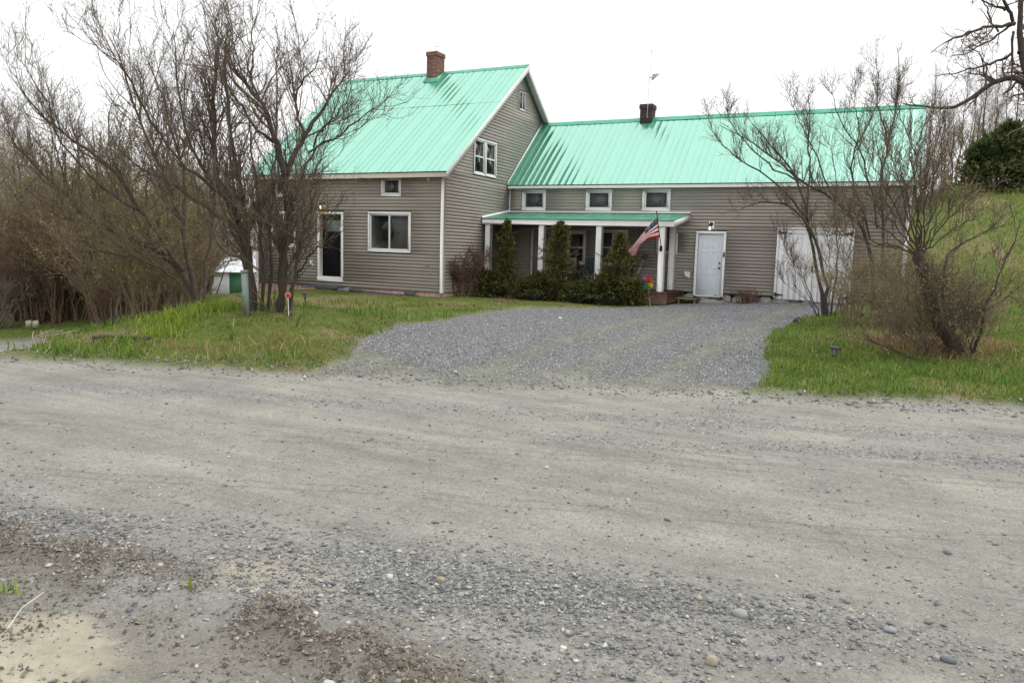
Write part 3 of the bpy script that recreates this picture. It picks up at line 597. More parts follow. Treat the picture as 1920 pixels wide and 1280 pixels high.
# white barn style garage doors with black strap hinges
x0, x1, z0, z1 = wgar; xm = (x0+x1)/2
b = MB(); b.bbox(x0, x0+.075, YW-.035, YW+.02, z0, z1); b.bbox(x1-.075, x1, YW-.035, YW+.02, z0, z1); b.bbox(x0+.0751, x1-.0751, YW-.035, YW+.02, z1-.07, z1); part_h('door_frame', b, M['white'])
for s_, (a, c) in enumerate(((x0+.08, xm-.004), (xm+.004, x1-.08))):
    dz = -.05-.03*s_; b = MB(); b.bbox(a, c, YW-.01, YW+.03, z0+dz, z1-.075); g = part_h('garage_door', b, M['garage'], label=('left' if 0 else 'plank') + ' leaf of the white barn doors')
    n = 6; pw = (c-a)/n
    for k in range(n): part('plank', MB().bbox(a+k*pw+.001, a+(k+1)*pw-.001, YW-.024, YW-.0102, z0+dz+.01, z1-.21, .0015), M['garage'], g)
    part('plank', MB().bbox(a, c, YW-.026, YW-.0102, z1-.205, z1-.078, .003), M['garage'], g)
    hx = a if s_ == 0 else c; sg = 1 if s_ == 0 else -1
    for zz in (z1-.15, z0+.10):
        b = MB(); b.bbox(min(hx-sg*.045, hx+sg*.01), max(hx-sg*.045, hx+sg*.01), YW-.046, YW-.0362, zz-.062, zz+.062)
        V = [(hx+sg*.01, zz-.045), (hx+sg*.06, zz-.02), (hx+sg*.22, zz-.008), (hx+sg*.22, zz+.008), (hx+sg*.06, zz+.02), (hx+sg*.01, zz+.045)]
        VV_ = [(p, YW-.044, q) for p, q in V]+[(p, YW-.027, q) for p, q in V]; o6 = [0, 1, 2, 3, 4, 5]
        b.add(VV_, [(0, 1, 2, 3), (0, 3, 4, 5)]); b.add(VV_, [(i, i+6, (i+1) % 6+6, (i+1) % 6) for i in range(6)]); part('strap_hinge', b, M['blackmetal'], g)
part('door_latch', MB().bbox(xm-.03, xm+.01, YW-.05, YW-.027, z0+.82, z0+1.02), M['blackmetal'], g)
# grey porch door
x0, x1, z0, z1 = pdoor
b = MB(); trim(b, x0, x1, z0, z1, .08, YW-.03, YW+.02, bot=False); part_h('door_frame', b, M['white'])
d = part_h('door', MB().bbox(x0+.085, x1-.085, YW+.0, YW+.045, z0+.01, z1-.085), M['doorgrey'], label='grey porch door')
part('door_light', MB().bbox(x0+.26, x1-.26, YW-.006, YW-.0005, z1-.62, z1-.25), M['glass'], d)
b = MB(); b.lathe((x1-.14, YW, z0+.95), [(.0, .06), (.03, .05), (.012, .02), (.012, 0)], 12, axis=(0, -1, 0)); part('handle', b, M['greymetal'], d, smooth=True)
# ---- porch
PF, PZ, PXR = 22.95, .44, -6.02
pr = part_h('porch_roof', MB().add([(x, y, z) for x in (XC+.03, PXR-.005) for (y, z) in ((PF+.02, 2.60), (YW-.02, 2.905), (YW-.02, 2.86), (PF+.02, 2.555))], [(0, 4, 5, 1), (3, 2, 6, 7), (0, 3, 7, 4), (1, 5, 6, 2), (0, 1, 2, 3), (4, 7, 6, 5)]), M['soffit'], label='low green metal porch roof')
slope(pr, XC+.03, PXR, PF-.04, 2.605, YW-.02, 2.92, 1, .01)
part('flashing', MB().add([(XC+.03, YW-.021, 2.99), (PXR, YW-.021, 2.99), (PXR, YW-.13, 2.935), (XC+.03, YW-.13, 2.935)], [(0, 3, 2, 1)]), M['white'], pr)
part('fascia', MB().bbox(XC+.035, PXR, PF, PF+.03, 2.43, 2.598), M['white'], pr)
b = MB(); V = [(x, y, z) for x in (PXR-.028, PXR+.002) for (y, z) in ((PF+.031, 2.43), (YW-.02, 2.735), (YW-.02, 2.90), (PF+.031, 2.598))]; b.add(V, [(0, 1, 2, 3), (4, 7, 6, 5), (0, 4, 5, 1), (3, 2, 6, 7), (0, 3, 7, 4), (1, 5, 6, 2)]); part('rake_board', b, M['white'], pr)
part('flashing', MB().add([(XC+.018, PF-.02, 2.70), (XC+.018, YW-.02, 3.02), (XC+.06, YW-.02, 2.955), (XC+.06, PF-.02, 2.64)], [(0, 3, 2, 1)]), M['white'], pr)
for xc, yc in ((-12.43, 23.08), (-10.43, 23.08), (-8.43, 23.08), (-6.39, 23.08), (-6.54, 24.87)):
    b = MB(); zt = 2.47+(yc-PF)*.13; b.bbox(xc-.095, xc+.095, yc-.095, yc+.095, PZ+.002, zt, .008); part_h('porch_post', b, M['white'])
pfl = part_h('porch_floor', MB().box(XC+.03, -6.2, 23.0, YW-.03, .1, PZ-.035), M['wood'], label='reddish plank porch floor')
for k in range(15):
    y = 22.93+k*.137; part('plank', MB().bbox(XC+.04, -6.12, y, y+.131, PZ-.033, PZ+random.uniform(-.002, .001), .004), M['wood'], pfl)
part('skirt_board', MB().bbox(XC+.04, -6.13, 22.955, 22.985, .06, PZ-.036), M['wood'], pfl)
part('skirt_board', MB().bbox(-6.16, -6.13, 22.99, YW-.04, .1, PZ-.036), M['wood'], pfl)
# ---- chimneys
def chimney(name, cx, cy, wx, wy, z0, z1, brickm, lbl):
    ch = part_h(name, MB().box(cx-wx/2+.006, cx+wx/2-.006, cy-wy/2+.006, cy+wy/2-.006, z0, z1-.02), M['mortar'] if brickm == 'brick' else M['blackbrick'], label=lbl)
    ph = .068; row = 0; z = z0+.25; me = {}
    while z < z1-.01:
        corb = .028 if z > z1-.16 else 0
        for face in range(4):
            Lf = (wx if face % 2 == 0 else wy)+2*corb; n = max(2, int(round(Lf/.21))); bw = Lf/n; off = bw/2 if row % 2 else 0
            p = -Lf/2
            edges = [p]+[p+off+bw*k for k in range(0 if off else 1, n)]+[-p]
            for a, c in zip(edges[:-1], edges[1:]):
                if c-a < .02: continue
                key = (round(c-a, 3),)
                if key not in me: me[key] = MB().bbox(-(c-a)/2+.005, (c-a)/2-.005, -.02, .02, .005, ph-.005, .003).mesh('brick', M[brickm])
                m_ = (a+c)/2; dd = (wy if face % 2 == 0 else wx)/2+corb-.012+random.uniform(-.002, .003)
                pos, rz = {0: ((cx+m_, cy-dd), 0), 1: ((cx+dd, cy+m_), math.pi/2), 2: ((cx-m_, cy+dd), math.pi), 3: ((cx-dd, cy-m_), -math.pi/2)}[face]
                inst('brick', me[key], ch, (pos[0], pos[1], z), (0, 0, rz))
        z += ph; row += 1
    part('cap_slab', MB().bbox(cx-wx/2-.02, cx+wx/2+.02, cy-wy/2-.02, cy+wy/2+.02, z-.002, z+.03), M['mortar'] if brickm == 'brick' else M['blackbrick'], ch); return ch
c1 = chimney('chimney', -16.17, 25.42, .42, .58, 7.6, 8.84, 'brick', 'red brick chimney on the high ridge')
b = MB(); b.add([(-16.17+sx_*(.25+o), 25.42+sy_*(.33+o), 0) for o in (0, .06) for sx_, sy_ in ((-1, -1), (1, -1), (1, 1), (-1, 1))], [(i, (i+1) % 4, (i+1) % 4+4, i+4) for i in range(4)])
v = b.v[0]; v[:, 2] = [rline(y)+(.16 if k < 4 else .05) for k, y in enumerate(v[:, 1])]; part('flashing', b, M['ridge'], c1)
b = MB(); b.tube([(-16.1, 25.35, 8.85), (-16.09, 25.35, 9.12)], .008, 6); b.tube([(-16.2, 25.3, 9.13), (-16.09, 25.35, 9.115), (-15.97, 25.4, 9.115)], .009, 6); part('antenna', b, M['steel'], c1)
c2 = chimney('chimney', -8.44, 27.62, .44, .44, 6.2, 6.92, 'blackbrick', 'small blackened chimney on the wing ridge')
b = MB(); b.tube([(-8.38, 27.36, 6.45), (-8.36, 27.36, 7.8), (-8.33, 27.36, 8.80)], .011, 6); b.lathe((-8.33, 27.36, 8.8), [(.0, -.03), (.03, 0), (.0, .03)], 8)
b.tube([(-8.355, 27.36, 7.86), (-8.27, 27.35, 7.86)], .02, 6)
V = [(-8.27, 27.31, 7.76), (-8.25, 27.31, 7.97), (-7.98, 27.31, 7.96), (-8.27, 27.41, 7.76), (-8.25, 27.41, 7.97), (-7.98, 27.35, 7.96)]; b.add(V, [(0, 1, 2), (3, 5, 4)]); b.add(V, [(0, 2, 5, 3), (1, 4, 5, 2), (0, 3, 4, 1)])
b.tube([(-8.05, 27.4, 8.82), (-8.05, 27.4, 9.0)], .005, 5) if False else None
solo('antenna_mast', b, M['steel'], (-8.38, 27.36, 6.45), 'thin leaning antenna mast with a small wedge aerial beside the dark chimney', 'antenna')
# ---- small fittings on the walls
def wall_lamp(x, y, z, lean, bulb, lbl):
    t = thing('wall_lamp', (x, y-.017, z), lbl, 'lamp')
    part('back_plate', MB().bbox(x-.09, x+.09, y-.04, y-.02, z-.11, z+.13), M['white'], t)
    b = MB(); b.lathe((x, y-.04, z+.05), [(.055, 0), (.05, .02), (.02, .03)], 12, axis=(0, -1, 0)); b.tube([(x, y-.06, z+.05), (x-.01+lean*.3, y-.13, z+.10), (x+lean, y-.16, z+.06)], .014, 8)
    b.lathe((x+lean, y-.16, z-.02), [(.05, -.02), (.052, .02), (.03, .06), (.012, .09)], 12); part('bracket', b, M['blackmetal'], t, smooth=True)
    b = MB(); b.lathe((x+lean, y-.16, z-.16), [(.035, .0), (.055, .04), (.058, .13)], 14); part('shade', b, M['lampglass'], t, smooth=True)
    b = MB(); b.lathe((x+lean, y-.16, z-.13), [(.0, -.015), (.022, 0), (.03, .03), (.022, .07), (.012, .1)], 10); part('bulb', b, M[bulb], t, smooth=True)
p = onY(610, 384, Y0); wall_lamp(p[0], Y0, p[2], -.07, 'bulb_warm', 'small black wall lamp with amber bulb above the black door')
p = onY(1334.5, 423, YW); wall_lamp(p[0], YW, p[2], -.02, 'bulb_cool', 'small black wall lamp with white bulb above the white six panel door')
def outlet(px, py, y, wd, h, lbl):
    p = onY(px, py, y); t = thing('outlet_cover', (p[0], y, p[2]), lbl, 'outlet')
    part('plate', MB().bbox(p[0]-wd/2, p[0]+wd/2, y-.03, y-.018, p[2]-h/2, p[2]+h/2), M['white'], t); part('flap', MB().bbox(p[0]-wd/3.2, p[0]+wd/3.2, y-.055, y-.0305, p[2]-h/3, p[2]+h/3.4, .01), M['soffit'], t)
outlet(1288.5, 515, YW, .19, .2, 'white square outlet cover between porch and white panel door')
outlet(585, 493, Y0, .15, .19, 'pale outlet cover beside the black door')
outlet(1241, 521, YW, .12, .17, 'white outlet cover on the shaded wall behind the end porch post')
b = MB(); px_ = onY(803.5, 331.5, Y0-.1); b.lathe((px_[0], px_[1], 3.75), [(.03, 0), (.03, -.03), (.045, -.05), (.05, -.1), (.0, -.11)], 12); solo('motion_sensor', b, M['soffit'], (px_[0], px_[1], 3.64), 'small white sensor hung under the beige eave near the house corner', 'sensor', smooth=True)
# ================================================================== TREES AND SHRUBS
def resample(pts, n):
    pts = np.asarray(pts, float); d = np.r_[0, np.cumsum(np.linalg.norm(np.diff(pts, axis=0), axis=1))]; t = np.linspace(0, d[-1], n)
    q = np.stack([np.interp(t, d, pts[:, k]) for k in range(3)], 1); s = q.copy()
    for _ in range(2): s[1:-1] = .25*s[:-2]+.5*s[1:-1]+.25*s[2:]
    return s
def unit(v): return v/(np.linalg.norm(v, axis=-1, keepdims=True)+1e-9)
def grow(S, D, L, R0, R1, nseg, wander, up, rng, kink=0.):
    B = len(S); P = np.empty((B, nseg+1, 3)); P[:, 0] = S; d = unit(D); st = (L/nseg)[:, None]
    for k in range(nseg):
        d = unit(d+rng.normal(0, wander, (B, 3))+np.array([0, 0, 1.])*up); P[:, k+1] = P[:, k]+d*st
    t = np.linspace(0, 1, nseg+1)[None]; return P, R0[:, None]*(1-t)+R1[:, None]*t
def spawn(P, R, per, tmin, tmax, amin, amax, lmin, lmax, rng, rscale=.55, lenref=None, sky=.25, rmax=9):
    B, n, _ = P.shape; k = np.maximum(0, np.floor(per+rng.random(B))).astype(int) if np.ndim(per) == 0 else np.asarray(per)
    idx = np.repeat(np.arange(B), k); t = tmin+(tmax-tmin)*rng.random(len(idx)); f = t*(n-1); i = np.minimum(f.astype(int), n-2); a = (f-i)[:, None]
    S = P[idx, i]*(1-a)+P[idx, i+1]*a; T = unit(P[idx, i+1]-P[idx, i]); rr = R[idx, i]*(1-a[:, 0])+R[idx, i+1]*a[:, 0]
    q = unit(np.cross(T, rng.normal(0, 1, (len(idx), 3)))); an = np.radians(rng.uniform(amin, amax, len(idx)))[:, None]
    D = unit(T*np.cos(an)+q*np.sin(an)+np.array([0, 0, sky])); L = rng.uniform(lmin, lmax, len(idx))*(1.15-.5*t)
    if lenref is not None: L = L*lenref[idx]
    return S, D, L, np.minimum(rr*rscale, rmax)
def woody(limbs, rng, l1=9, l2=6, l3=4, len1=(.5, 1.4), len2=(.25, .7), len3=(.12, .35), a1=(20, 55), up=(.10, .10, .05), wander=(.16, .2, .22), r3=.0028, buds=0, bud_cols=((.19, .2, .05), (.14, .16, .04), (.2, .15, .06)), bud=.012, t1=.22, sky=.25, rscale=.5):
    """limbs: list of (points, r0, r1).  Returns (trunk MB, twig MB, bud MB)"""
    tk, tw, bd = MB(), MB(), MB(); n = 16
    P = np.stack([resample(p, n) for p, _, _ in limbs]); jit = rng.normal(0, 1, P.shape)*.018; jit[:, 0] = 0; P = P+jit
    tt = np.linspace(0, 1, n)[None]; R0 = np.array([a for _, a, _ in limbs])[:, None]; R1 = np.array([c for _, _, c in limbs])[:, None]; R = R0*(1-tt)+R1*tt
    R = R*(1+.10*rng.normal(0, 1, R.shape)); V, Qd = tubes(P, R, 9); tk.add(V, Qd)
    L = np.linalg.norm(np.diff(P, axis=1), axis=2).sum(1)
    S, D, Ls, r = spawn(P, R, np.maximum(1, (l1*L/2.2+rng.random(len(L)))).astype(int), t1, 1, *a1, *len1, rng, rscale, sky=sky); r = np.clip(r, .006, .03)
    P1, Q1 = grow(S, D, Ls, r, r*.4, 7, wander[0], up[0], rng); V, Qd = tubes(P1, Q1, 5); tw.add(V, Qd)
    # limb tips carry on as a leader
    S, D, Ls, r = spawn(P1, Q1, l2, .12, 1, 22, 60, *len2, rng, .6, sky=sky); r = np.clip(r, .0042, .010)
    P2, Q2 = grow(S, D, Ls, r, r*.45, 5, wander[1], up[1], rng); V, Qd = tubes(P2, Q2, 4); tw.add(V, Qd)
    S, D, Ls, r = spawn(P2, Q2, l3, .1, 1, 22, 60, *len3, rng, .6, sky=sky); r = np.clip(r, r3, .005)
    P3, Q3 = grow(S, D, Ls, r, r*.5, 3, wander[2], up[2], rng); V, Qd = tubes(P3, Q3, 3); tw.add(V, Qd)
    if buds: leaves(bd, np.concatenate([P3[:, 1:].reshape(-1, 3), P2[:, 2:].reshape(-1, 3)]), buds, bud, bud_cols, rng)
    return tk, tw, bd
def leaves(mb, C, prob, size, cols, rng, aspect=1.9, up=0.):
    C = C[rng.random(len(C)) < prob]; n = len(C)
    if n == 0: return
    a = unit(rng.normal(0, 1, (n, 3))+np.array([0, 0, up])); b_ = unit(np.cross(a, rng.normal(0, 1, (n, 3)))); s = size*rng.uniform(.6, 1.5, (n, 1))
    V = np.stack([C, C+a*s*aspect*.5+b_*s*.5, C+a*s*aspect, C+a*s*aspect*.5-b_*s*.5], 1).reshape(-1, 3)
    c = np.array(cols)[rng.integers(0, len(cols), n)]*rng.uniform(.7, 1.3, (n, 1)); mb.add(V, np.arange(n*4).reshape(-1, 4), 0, np.repeat(c, 4, 0))
def plant(name, loc, label, cat, tk, tw, bd, group=None, tm='bark', wm='twig'):
    t = thing(name, loc, label, cat, group)
    if tk and tk.n: part('trunk', tk, M[tm], t, smooth=True)
    if tw.n: part('crown', tw, M[wm], t, smooth=True, kind='stuff')
    if bd.n: part('buds', bd, M['leaf'], t, color=True, kind='stuff')
    return t
def traced(base_px, limbs, dz=0., spread=.55, seed=0, thin=1., low=1.):
    """photo-traced limbs on the plane at the base's distance, each bowed towards or away from the viewer to give the crown real depth"""
    r = np.random.default_rng(seed); B = onZ(*base_px, dz); d0 = depth_of(B); res = []
    for L, r0, r1, *dd in limbs:
        off = dd[0] if dd else r.uniform(-spread, spread); n = len(L); pts = [at(px, base_px[1]-(base_px[1]-py)*low, d0+off*(k/(n-1))*1.6) for k, (px, py) in enumerate(L)]; res.append((pts, r0*thin, r1*thin))
    return B, res
# ---- old multi-stemmed tree in front of the tall block
A_limbs = [
 ([(471, 616), (467, 545), (464, 486), (459, 442), (446, 398), (431, 356), (414, 318), (396, 262), (398, 190), (407, 120), (408, 40)], .125, .028, .2),
 ([(478, 612), (476, 540), (470, 470), (462, 420), (455, 360), (446, 300), (432, 230), (430, 170), (418, 110), (422, 20)], .085, .02, -.5),
 ([(461, 430), (430, 400), (392, 372), (352, 346), (318, 312), (268, 296), (236, 268), (205, 215)], .065, .014, .5),
 ([(431, 356), (398, 322), (362, 300), (325, 262), (286, 205), (255, 130), (232, 80), (170, 30)], .05, .012, -.6),
 ([(445, 398), (420, 345), (380, 295), (352, 230), (338, 160), (332, 80), (325, 10)], .05, .012, .7),
 ([(522, 606), (531, 540), (531, 470), (536, 420), (539, 330), (534, 302)], .13, .09, 0),
 ([(534, 304), (524, 268), (515, 222), (500, 176), (481, 141), (466, 118), (446, 98), (425, 74), (414, 24)], .085, .014, .3),
 ([(502, 178), (482, 138), (468, 104), (470, 84), (478, 58), (468, 25), (478, -10)], .04, .01, .2),
 ([(514, 236), (482, 212), (462, 178), (440, 142), (414, 102), (406, 60)], .045, .012, -.4),
 ([(536, 302), (548, 276), (562, 238), (577, 214), (592, 188), (606, 160), (617, 141), (640, 116), (655, 86)], .075, .012, .35),
 ([(568, 228), (560, 192), (555, 162), (551, 132), (570, 110), (594, 86), (601, 52)], .04, .010, .1),
 ([(553, 150), (548, 122), (535, 84), (528, 62)], .022, .008, .0),
 ([(540, 400), (556, 330), (577, 284), (577, 256), (592, 250), (616, 236), (650, 206), (682, 190), (700, 166)], .05, .010, -.2),
 ([(578, 258), (600, 214), (618, 196), (640, 168), (655, 152)], .03, .009, -.3),
 ([(540, 596), (548, 540), (555, 480), (564, 440), (576, 404), (584, 368), (590, 330), (592, 290)], .06, .012, -.5),
 ([(552, 520), (572, 478), (590, 456), (606, 447), (622, 452)], .032, .008, -.6),
 ([(555, 474), (578, 430), (586, 380), (582, 330), (590, 290), (612, 262)], .035, .009, .3),
 ([(500, 610), (508, 540), (510, 470), (505, 400), (515, 350), (510, 290), (520, 240), (512, 190)], .055, .012, .6),
 ([(545, 610), (520, 622), (500, 632), (485, 640)], .07, .045, -.15),
 ([(490, 608), (494, 530), (488, 450), (492, 380), (480, 320), (470, 250), (465, 190)], .05, .012, -.7)]
B, L = traced((505, 618), A_limbs, .12, seed=1, thin=.68, low=.92)
plant('multi_stem_tree', B, 'big bare multi-stemmed tree beside the green utility pedestal on the lawn bank', 'tree', *woody(L, np.random.default_rng(1), l1=12, l2=7, l3=3.8, len1=(.6, 1.75), len2=(.3, .85), buds=.30, up=(.16, .12, .06), bud=.011, wander=(.2, .24, .24), bud_cols=((.30, .28, .08), (.24, .24, .06), (.24, .16, .08))))
# ---- leaning tree with a snapped bough, left of it
B_limbs = [
 ([(375, 582), (364, 540), (345, 502), (313, 468), (276, 449), (220, 427), (176, 414), (169, 407), (141, 373), (119, 345), (80, 318), (48, 280), (12, 228)], .14, .018, .2),
 ([(176, 414), (150, 404), (118, 401)], .05, .03, 0),
 ([(344, 502), (304, 446), (274, 402), (246, 352), (214, 302), (170, 268), (120, 232), (60, 190), (30, 120)], .085, .014, -.5),
 ([(368, 560), (354, 480), (342, 422), (330, 362), (302, 300), (272, 240), (248, 170), (236, 110), (205, 40)], .085, .014, .6),
 ([(304, 446), (285, 396), (240, 372), (200, 352), (150, 300), (105, 240), (92, 180), (60, 120)], .05, .012, -.7),
 ([(342, 424), (350, 360), (344, 300), (322, 220), (300, 150), (282, 90)], .055, .012, .4),
 ([(380, 580), (384, 500), (396, 430), (404, 370), (392, 300), (372, 220), (360, 150)], .06, .012, .5),
 ([(366, 575), (330, 520), (290, 492), (240, 470), (190, 470), (140, 440)], .05, .012, -.8),
 ([(141, 374), (120, 320), (112, 280), (95, 240), (90, 180)], .03, .009, .2)]
B, L = traced((375, 582), B_limbs, .1, seed=2, thin=.66, low=.95)
plant('leaning_tree', B, 'bare tree leaning towards the road with a snapped pale bough', 'tree', *woody(L, np.random.default_rng(2), l1=11, l2=7.5, l3=3.6, len1=(.7, 2.1), len2=(.35, .95), buds=.32, up=(.18, .12, .06), bud=.013, bud_cols=((.34, .32, .07), (.26, .27, .06), (.28, .2, .08))))
# ---- right side: slim clump before the barn doors
C_limbs = [
 ([(1551, 606), (1549, 530), (1537, 474), (1520, 432), (1504, 402), (1478, 382), (1440, 372), (1408, 384), (1390, 392)], .055, .009, -.2),
 ([(1546, 604), (1540, 520), (1524, 470), (1514, 425), (1512, 384), (1498, 340), (1470, 300), (1440, 262), (1410, 230)], .05, .010, .2),
 ([(1513, 400), (1516, 350), (1520, 300), (1512, 262), (1520, 215), (1514, 180)], .03, .008, .3),
 ([(1505, 404), (1470, 352), (1420, 320), (1370, 292), (1335, 250), (1330, 230)], .028, .007, .1),
 ([(1498, 340), (1452, 318), (1400, 270), (1372, 232), (1360, 200)], .024, .007, -.3),
 ([(1556, 604), (1566, 520), (1572, 450), (1560, 400), (1570, 340), (1560, 280)], .025, .007, .4),
 ([(1540, 604), (1518, 545), (1494, 500), (1470, 466), (1462, 440)], .013, .005, -.3),
 ([(1542, 604), (1512, 560), (1482, 540), (1468, 528)], .011, .004, -.3),
 ([(1560, 604), (1580, 540), (1590, 480), (1600, 430), (1596, 390)], .015, .005, .3),
 ([(1536, 604), (1520, 560), (1500, 520), (1480, 480), (1476, 455)], .011, .004, .3),
 ([(1562, 604), (1574, 560), (1586, 530), (1612, 500)], .011, .004, .0), ([(1548, 602), (1556, 540), (1554, 480), (1562, 440)], .014, .005, .5)]
B, L = traced((1549, 606), C_limbs, .02, seed=3)
plant('multi_stem_shrub', B, 'slim bare multi-stemmed shrub standing before the white barn doors', 'shrub', *woody(L, np.random.default_rng(3), l1=9, l2=5, l3=3, len1=(.35, 1.0), len2=(.2, .55), buds=.4, up=(.16, .1, .05), bud=.014, t1=.4, bud_cols=((.12, .12, .05), (.09, .08, .04))))
# ---- right side: tall crooked tree at the wing's end
D_limbs = [
 ([(1640, 590), (1641, 520), (1628, 440), (1600, 402), (1566, 373), (1531, 357), (1500, 335), (1450, 300), (1400, 255), (1350, 235)], .09, .010, -.3),
 ([(1650, 590), (1652, 500), (1657, 420), (1657, 380), (1649, 344), (1655, 294), (1667, 277), (1677, 242), (1674, 231), (1683, 203), (1690, 150), (1684, 90)], .08, .010, .2),
 ([(1664, 270), (1656, 231), (1650, 210), (1640, 180), (1650, 140), (1640, 110)], .03, .007, .3),
 ([(1632, 450), (1614, 380), (1597, 344), (1591, 306), (1605, 272), (1625, 242), (1639, 214), (1655, 170)], .045, .008, .1),
 ([(1645, 430), (1638, 364), (1619, 319), (1619, 289), (1605, 270), (1585, 244), (1565, 205), (1560, 170)], .04, .008, -.2),
 ([(1655, 420), (1690, 360), (1725, 315), (1720, 290), (1708, 270), (1690, 230), (1680, 190)], .04, .008, .4),
 ([(1605, 272), (1612, 240), (1600, 190), (1606, 150)], .02, .006, .0),
 ([(1566, 373), (1540, 330), (1530, 280), (1500, 240), (1490, 200), (1480, 175)], .03, .007, -.4),
 ([(1660, 590), (1680, 500), (1706, 420), (1740, 350), (1760, 290), (1770, 240)], .04, .008, .5)]
B, L = traced((1648, 592), D_limbs, .1, seed=4, thin=.8)
plant('crooked_tree', B, 'bare crooked tree spreading over the right end of the green wing roof', 'tree', *woody(L, np.random.default_rng(4), l1=11, l2=5.5, l3=3.2, len1=(.45, 1.3), len2=(.25, .65), buds=.3, up=(.14, .1, .05), bud=.013, t1=.3, bud_cols=((.26, .24, .08), (.2, .18, .07))))
# ---- stubby pollard with a thick knobbly trunk
E_limbs = [
 ([(1806, 676), (1790, 650), (1766, 612), (1748, 575), (1739, 530), (1731, 492), (1722, 466)], .15, .125, 0),
 ([(1800, 670), (1772, 620), (1768, 560), (1770, 500), (1774, 470), (1800, 452), (1850, 440), (1884, 402)], .05, .009, .2),
 ([(1824, 676), (1832, 630), (1850, 562), (1876, 510), (1896, 460), (1912, 415)], .035, .008, -.3),
 ([(1818, 676), (1822, 640), (1846, 590), (1880, 560), (1916, 560)], .02, .006, .2),
 ([(1780, 650), (1755, 690), (1700, 668), (1640, 640), (1610, 620)], .03, .006, -.3)]
for k, (dx, dy) in enumerate(((-150, -90), (-120, -130), (-95, -180), (-60, -205), (-35, -160), (-15, -230), (5, -250), (22, -215), (50, -240), (60, -170), (95, -200), (120, -130), (-180, -40), (-130, -20), (75, -100), (140, -90), (-75, -110), (-10, -140))):
    E_limbs.append(([(1724+dx*.04, 476), (1724+dx*.3, 470+dy*.28), (1724+dx*.68, 470+dy*.66), (1724+dx, 470+dy)], .018, .006))
for k in range(26):
    a = math.pi*(.12+.76*k/25); bx = 1800+random.uniform(-70, 35); E_limbs.append(([(bx, 668), (bx+math.cos(a)*40, 640-20*math.sin(a)), (bx+math.cos(a)*90, 640-random.uniform(60, 120)*math.sin(a))], .009, .003))
B, L = traced((1800, 676), E_limbs, .12, seed=5, thin=.72)
plant('pollarded_tree', B, 'stubby pollarded tree with a thick dark trunk and a fan of whips', 'tree', *woody(L, np.random.default_rng(5), l1=7, l2=5, l3=3, len1=(.3, .9), len2=(.2, .5), buds=.4, up=(.1, .08, .05), bud=.014, t1=.25, bud_cols=((.36, .32, .12), (.28, .27, .08), (.3, .23, .1))))
# ---- gnarled tree whose boughs reach in over the hill from the right
rb = np.random.default_rng(6); bx_, by_ = onZ(2010, 640)[:2]; d0 = depth_of((bx_, by_, 0))
def gpt(L, off=0): n = len(L); return [at(x, y, d0+off*k/(n-1)) for k, (x, y) in enumerate(L)]
G = [(np.array([(bx_, by_, hz(bx_, by_)-.1)]+[tuple(p) for p in gpt([(1996, 480), (1972, 330), (1940, 200), (1912, 95), (1902, 45), (1916, 5), (1925, -80)])]), .14, .035)]
for L_, r0, r1, o in (([(1945, 210), (1920, 146), (1895, 141), (1868, 150), (1848, 166), (1828, 179), (1800, 198), (1789, 206), (1779, 196), (1758, 203), (1742, 206), (1715, 196), (1690, 192)], .075, .012, .5),
                      ([(1902, 45), (1870, 46), (1840, 54), (1800, 66), (1770, 80), (1745, 100)], .04, .008, -.6), ([(1900, 60), (1898, 100), (1897, 140), (1890, 180)], .03, .012, 0),
                      ([(1897, 100), (1860, 120), (1830, 128), (1790, 138), (1750, 142)], .03, .007, .8), ([(1899, 40), (1885, 10), (1870, -40), (1850, -70)], .04, .01, -.5), ([(1850, 166), (1848, 145), (1850, 120), (1830, 95), (1800, 75)], .022, .006, .1),
                      ([(1902, 45), (1875, 60), (1845, 85), (1815, 100), (1780, 105)], .028, .007, .5), ([(1885, 20), (1850, 5), (1820, -8), (1790, 0)], .025, .006, .4), ([(1872, 60), (1855, 30), (1840, 0), (1825, -30)], .022, .006, -.4), ([(1912, 100), (1930, 60), (1950, 20)], .05, .02, .3)):
    G.append((gpt(L_, o), r0, r1))
plant('gnarled_apple_tree', (bx_, by_, hz(bx_, by_)), 'gnarled bare fruit tree with long boughs hanging over the hillside', 'tree', *woody(G, rb, l1=9, l2=5, l3=2.6, len1=(.3, .9), len2=(.2, .45), len3=(.08, .22), buds=.12, up=(.02, .03, .02), bud=.011, t1=.15, sky=.02, wander=(.2, .25, .25), a1=(30, 75)), tm='bark', wm='twig')
# ---- generic bare trees for the woods (built once, then copied)
def bare_tree(seed, h, spread, nl, wm, dens=(6, 5, 3), buds=0., r=.11, cols=((.2, .17, .07),), lean=.1):
    g = np.random.default_rng(seed); limbs = []; top = np.array([g.normal(0, lean*h*.4), g.normal(0, lean*h*.4), h]); n = 8
    trunk = [top*t+np.array([g.normal(0, .05*h*.3), g.normal(0, .05*h*.3), 0])*t*(1-t)*4 for t in np.linspace(0, 1, n)]; limbs.append((trunk, r, .012))
    for k in range(nl):
        t = g.uniform(.2, .85); a = g.uniform(0, 2*math.pi); s = np.array(trunk[0])*(1-t)+top*t; ln = h*spread*g.uniform(.5, 1)*(1.15-t)
        e = s+np.array([math.cos(a), math.sin(a), g.uniform(.7, 1.5)])*ln*.6; mid = (s+e)/2+g.normal(0, .06*ln, 3); limbs.append(([s, mid, e], r*.42*(1.1-t), .010))
    return woody(limbs, g, *dens, len1=(.5*h/6, 1.3*h/6), len2=(.3*h/6, .8*h/6), len3=(.15, .45), buds=buds, bud=.03, bud_cols=cols, r3=.005, up=(.12, .1, .05))
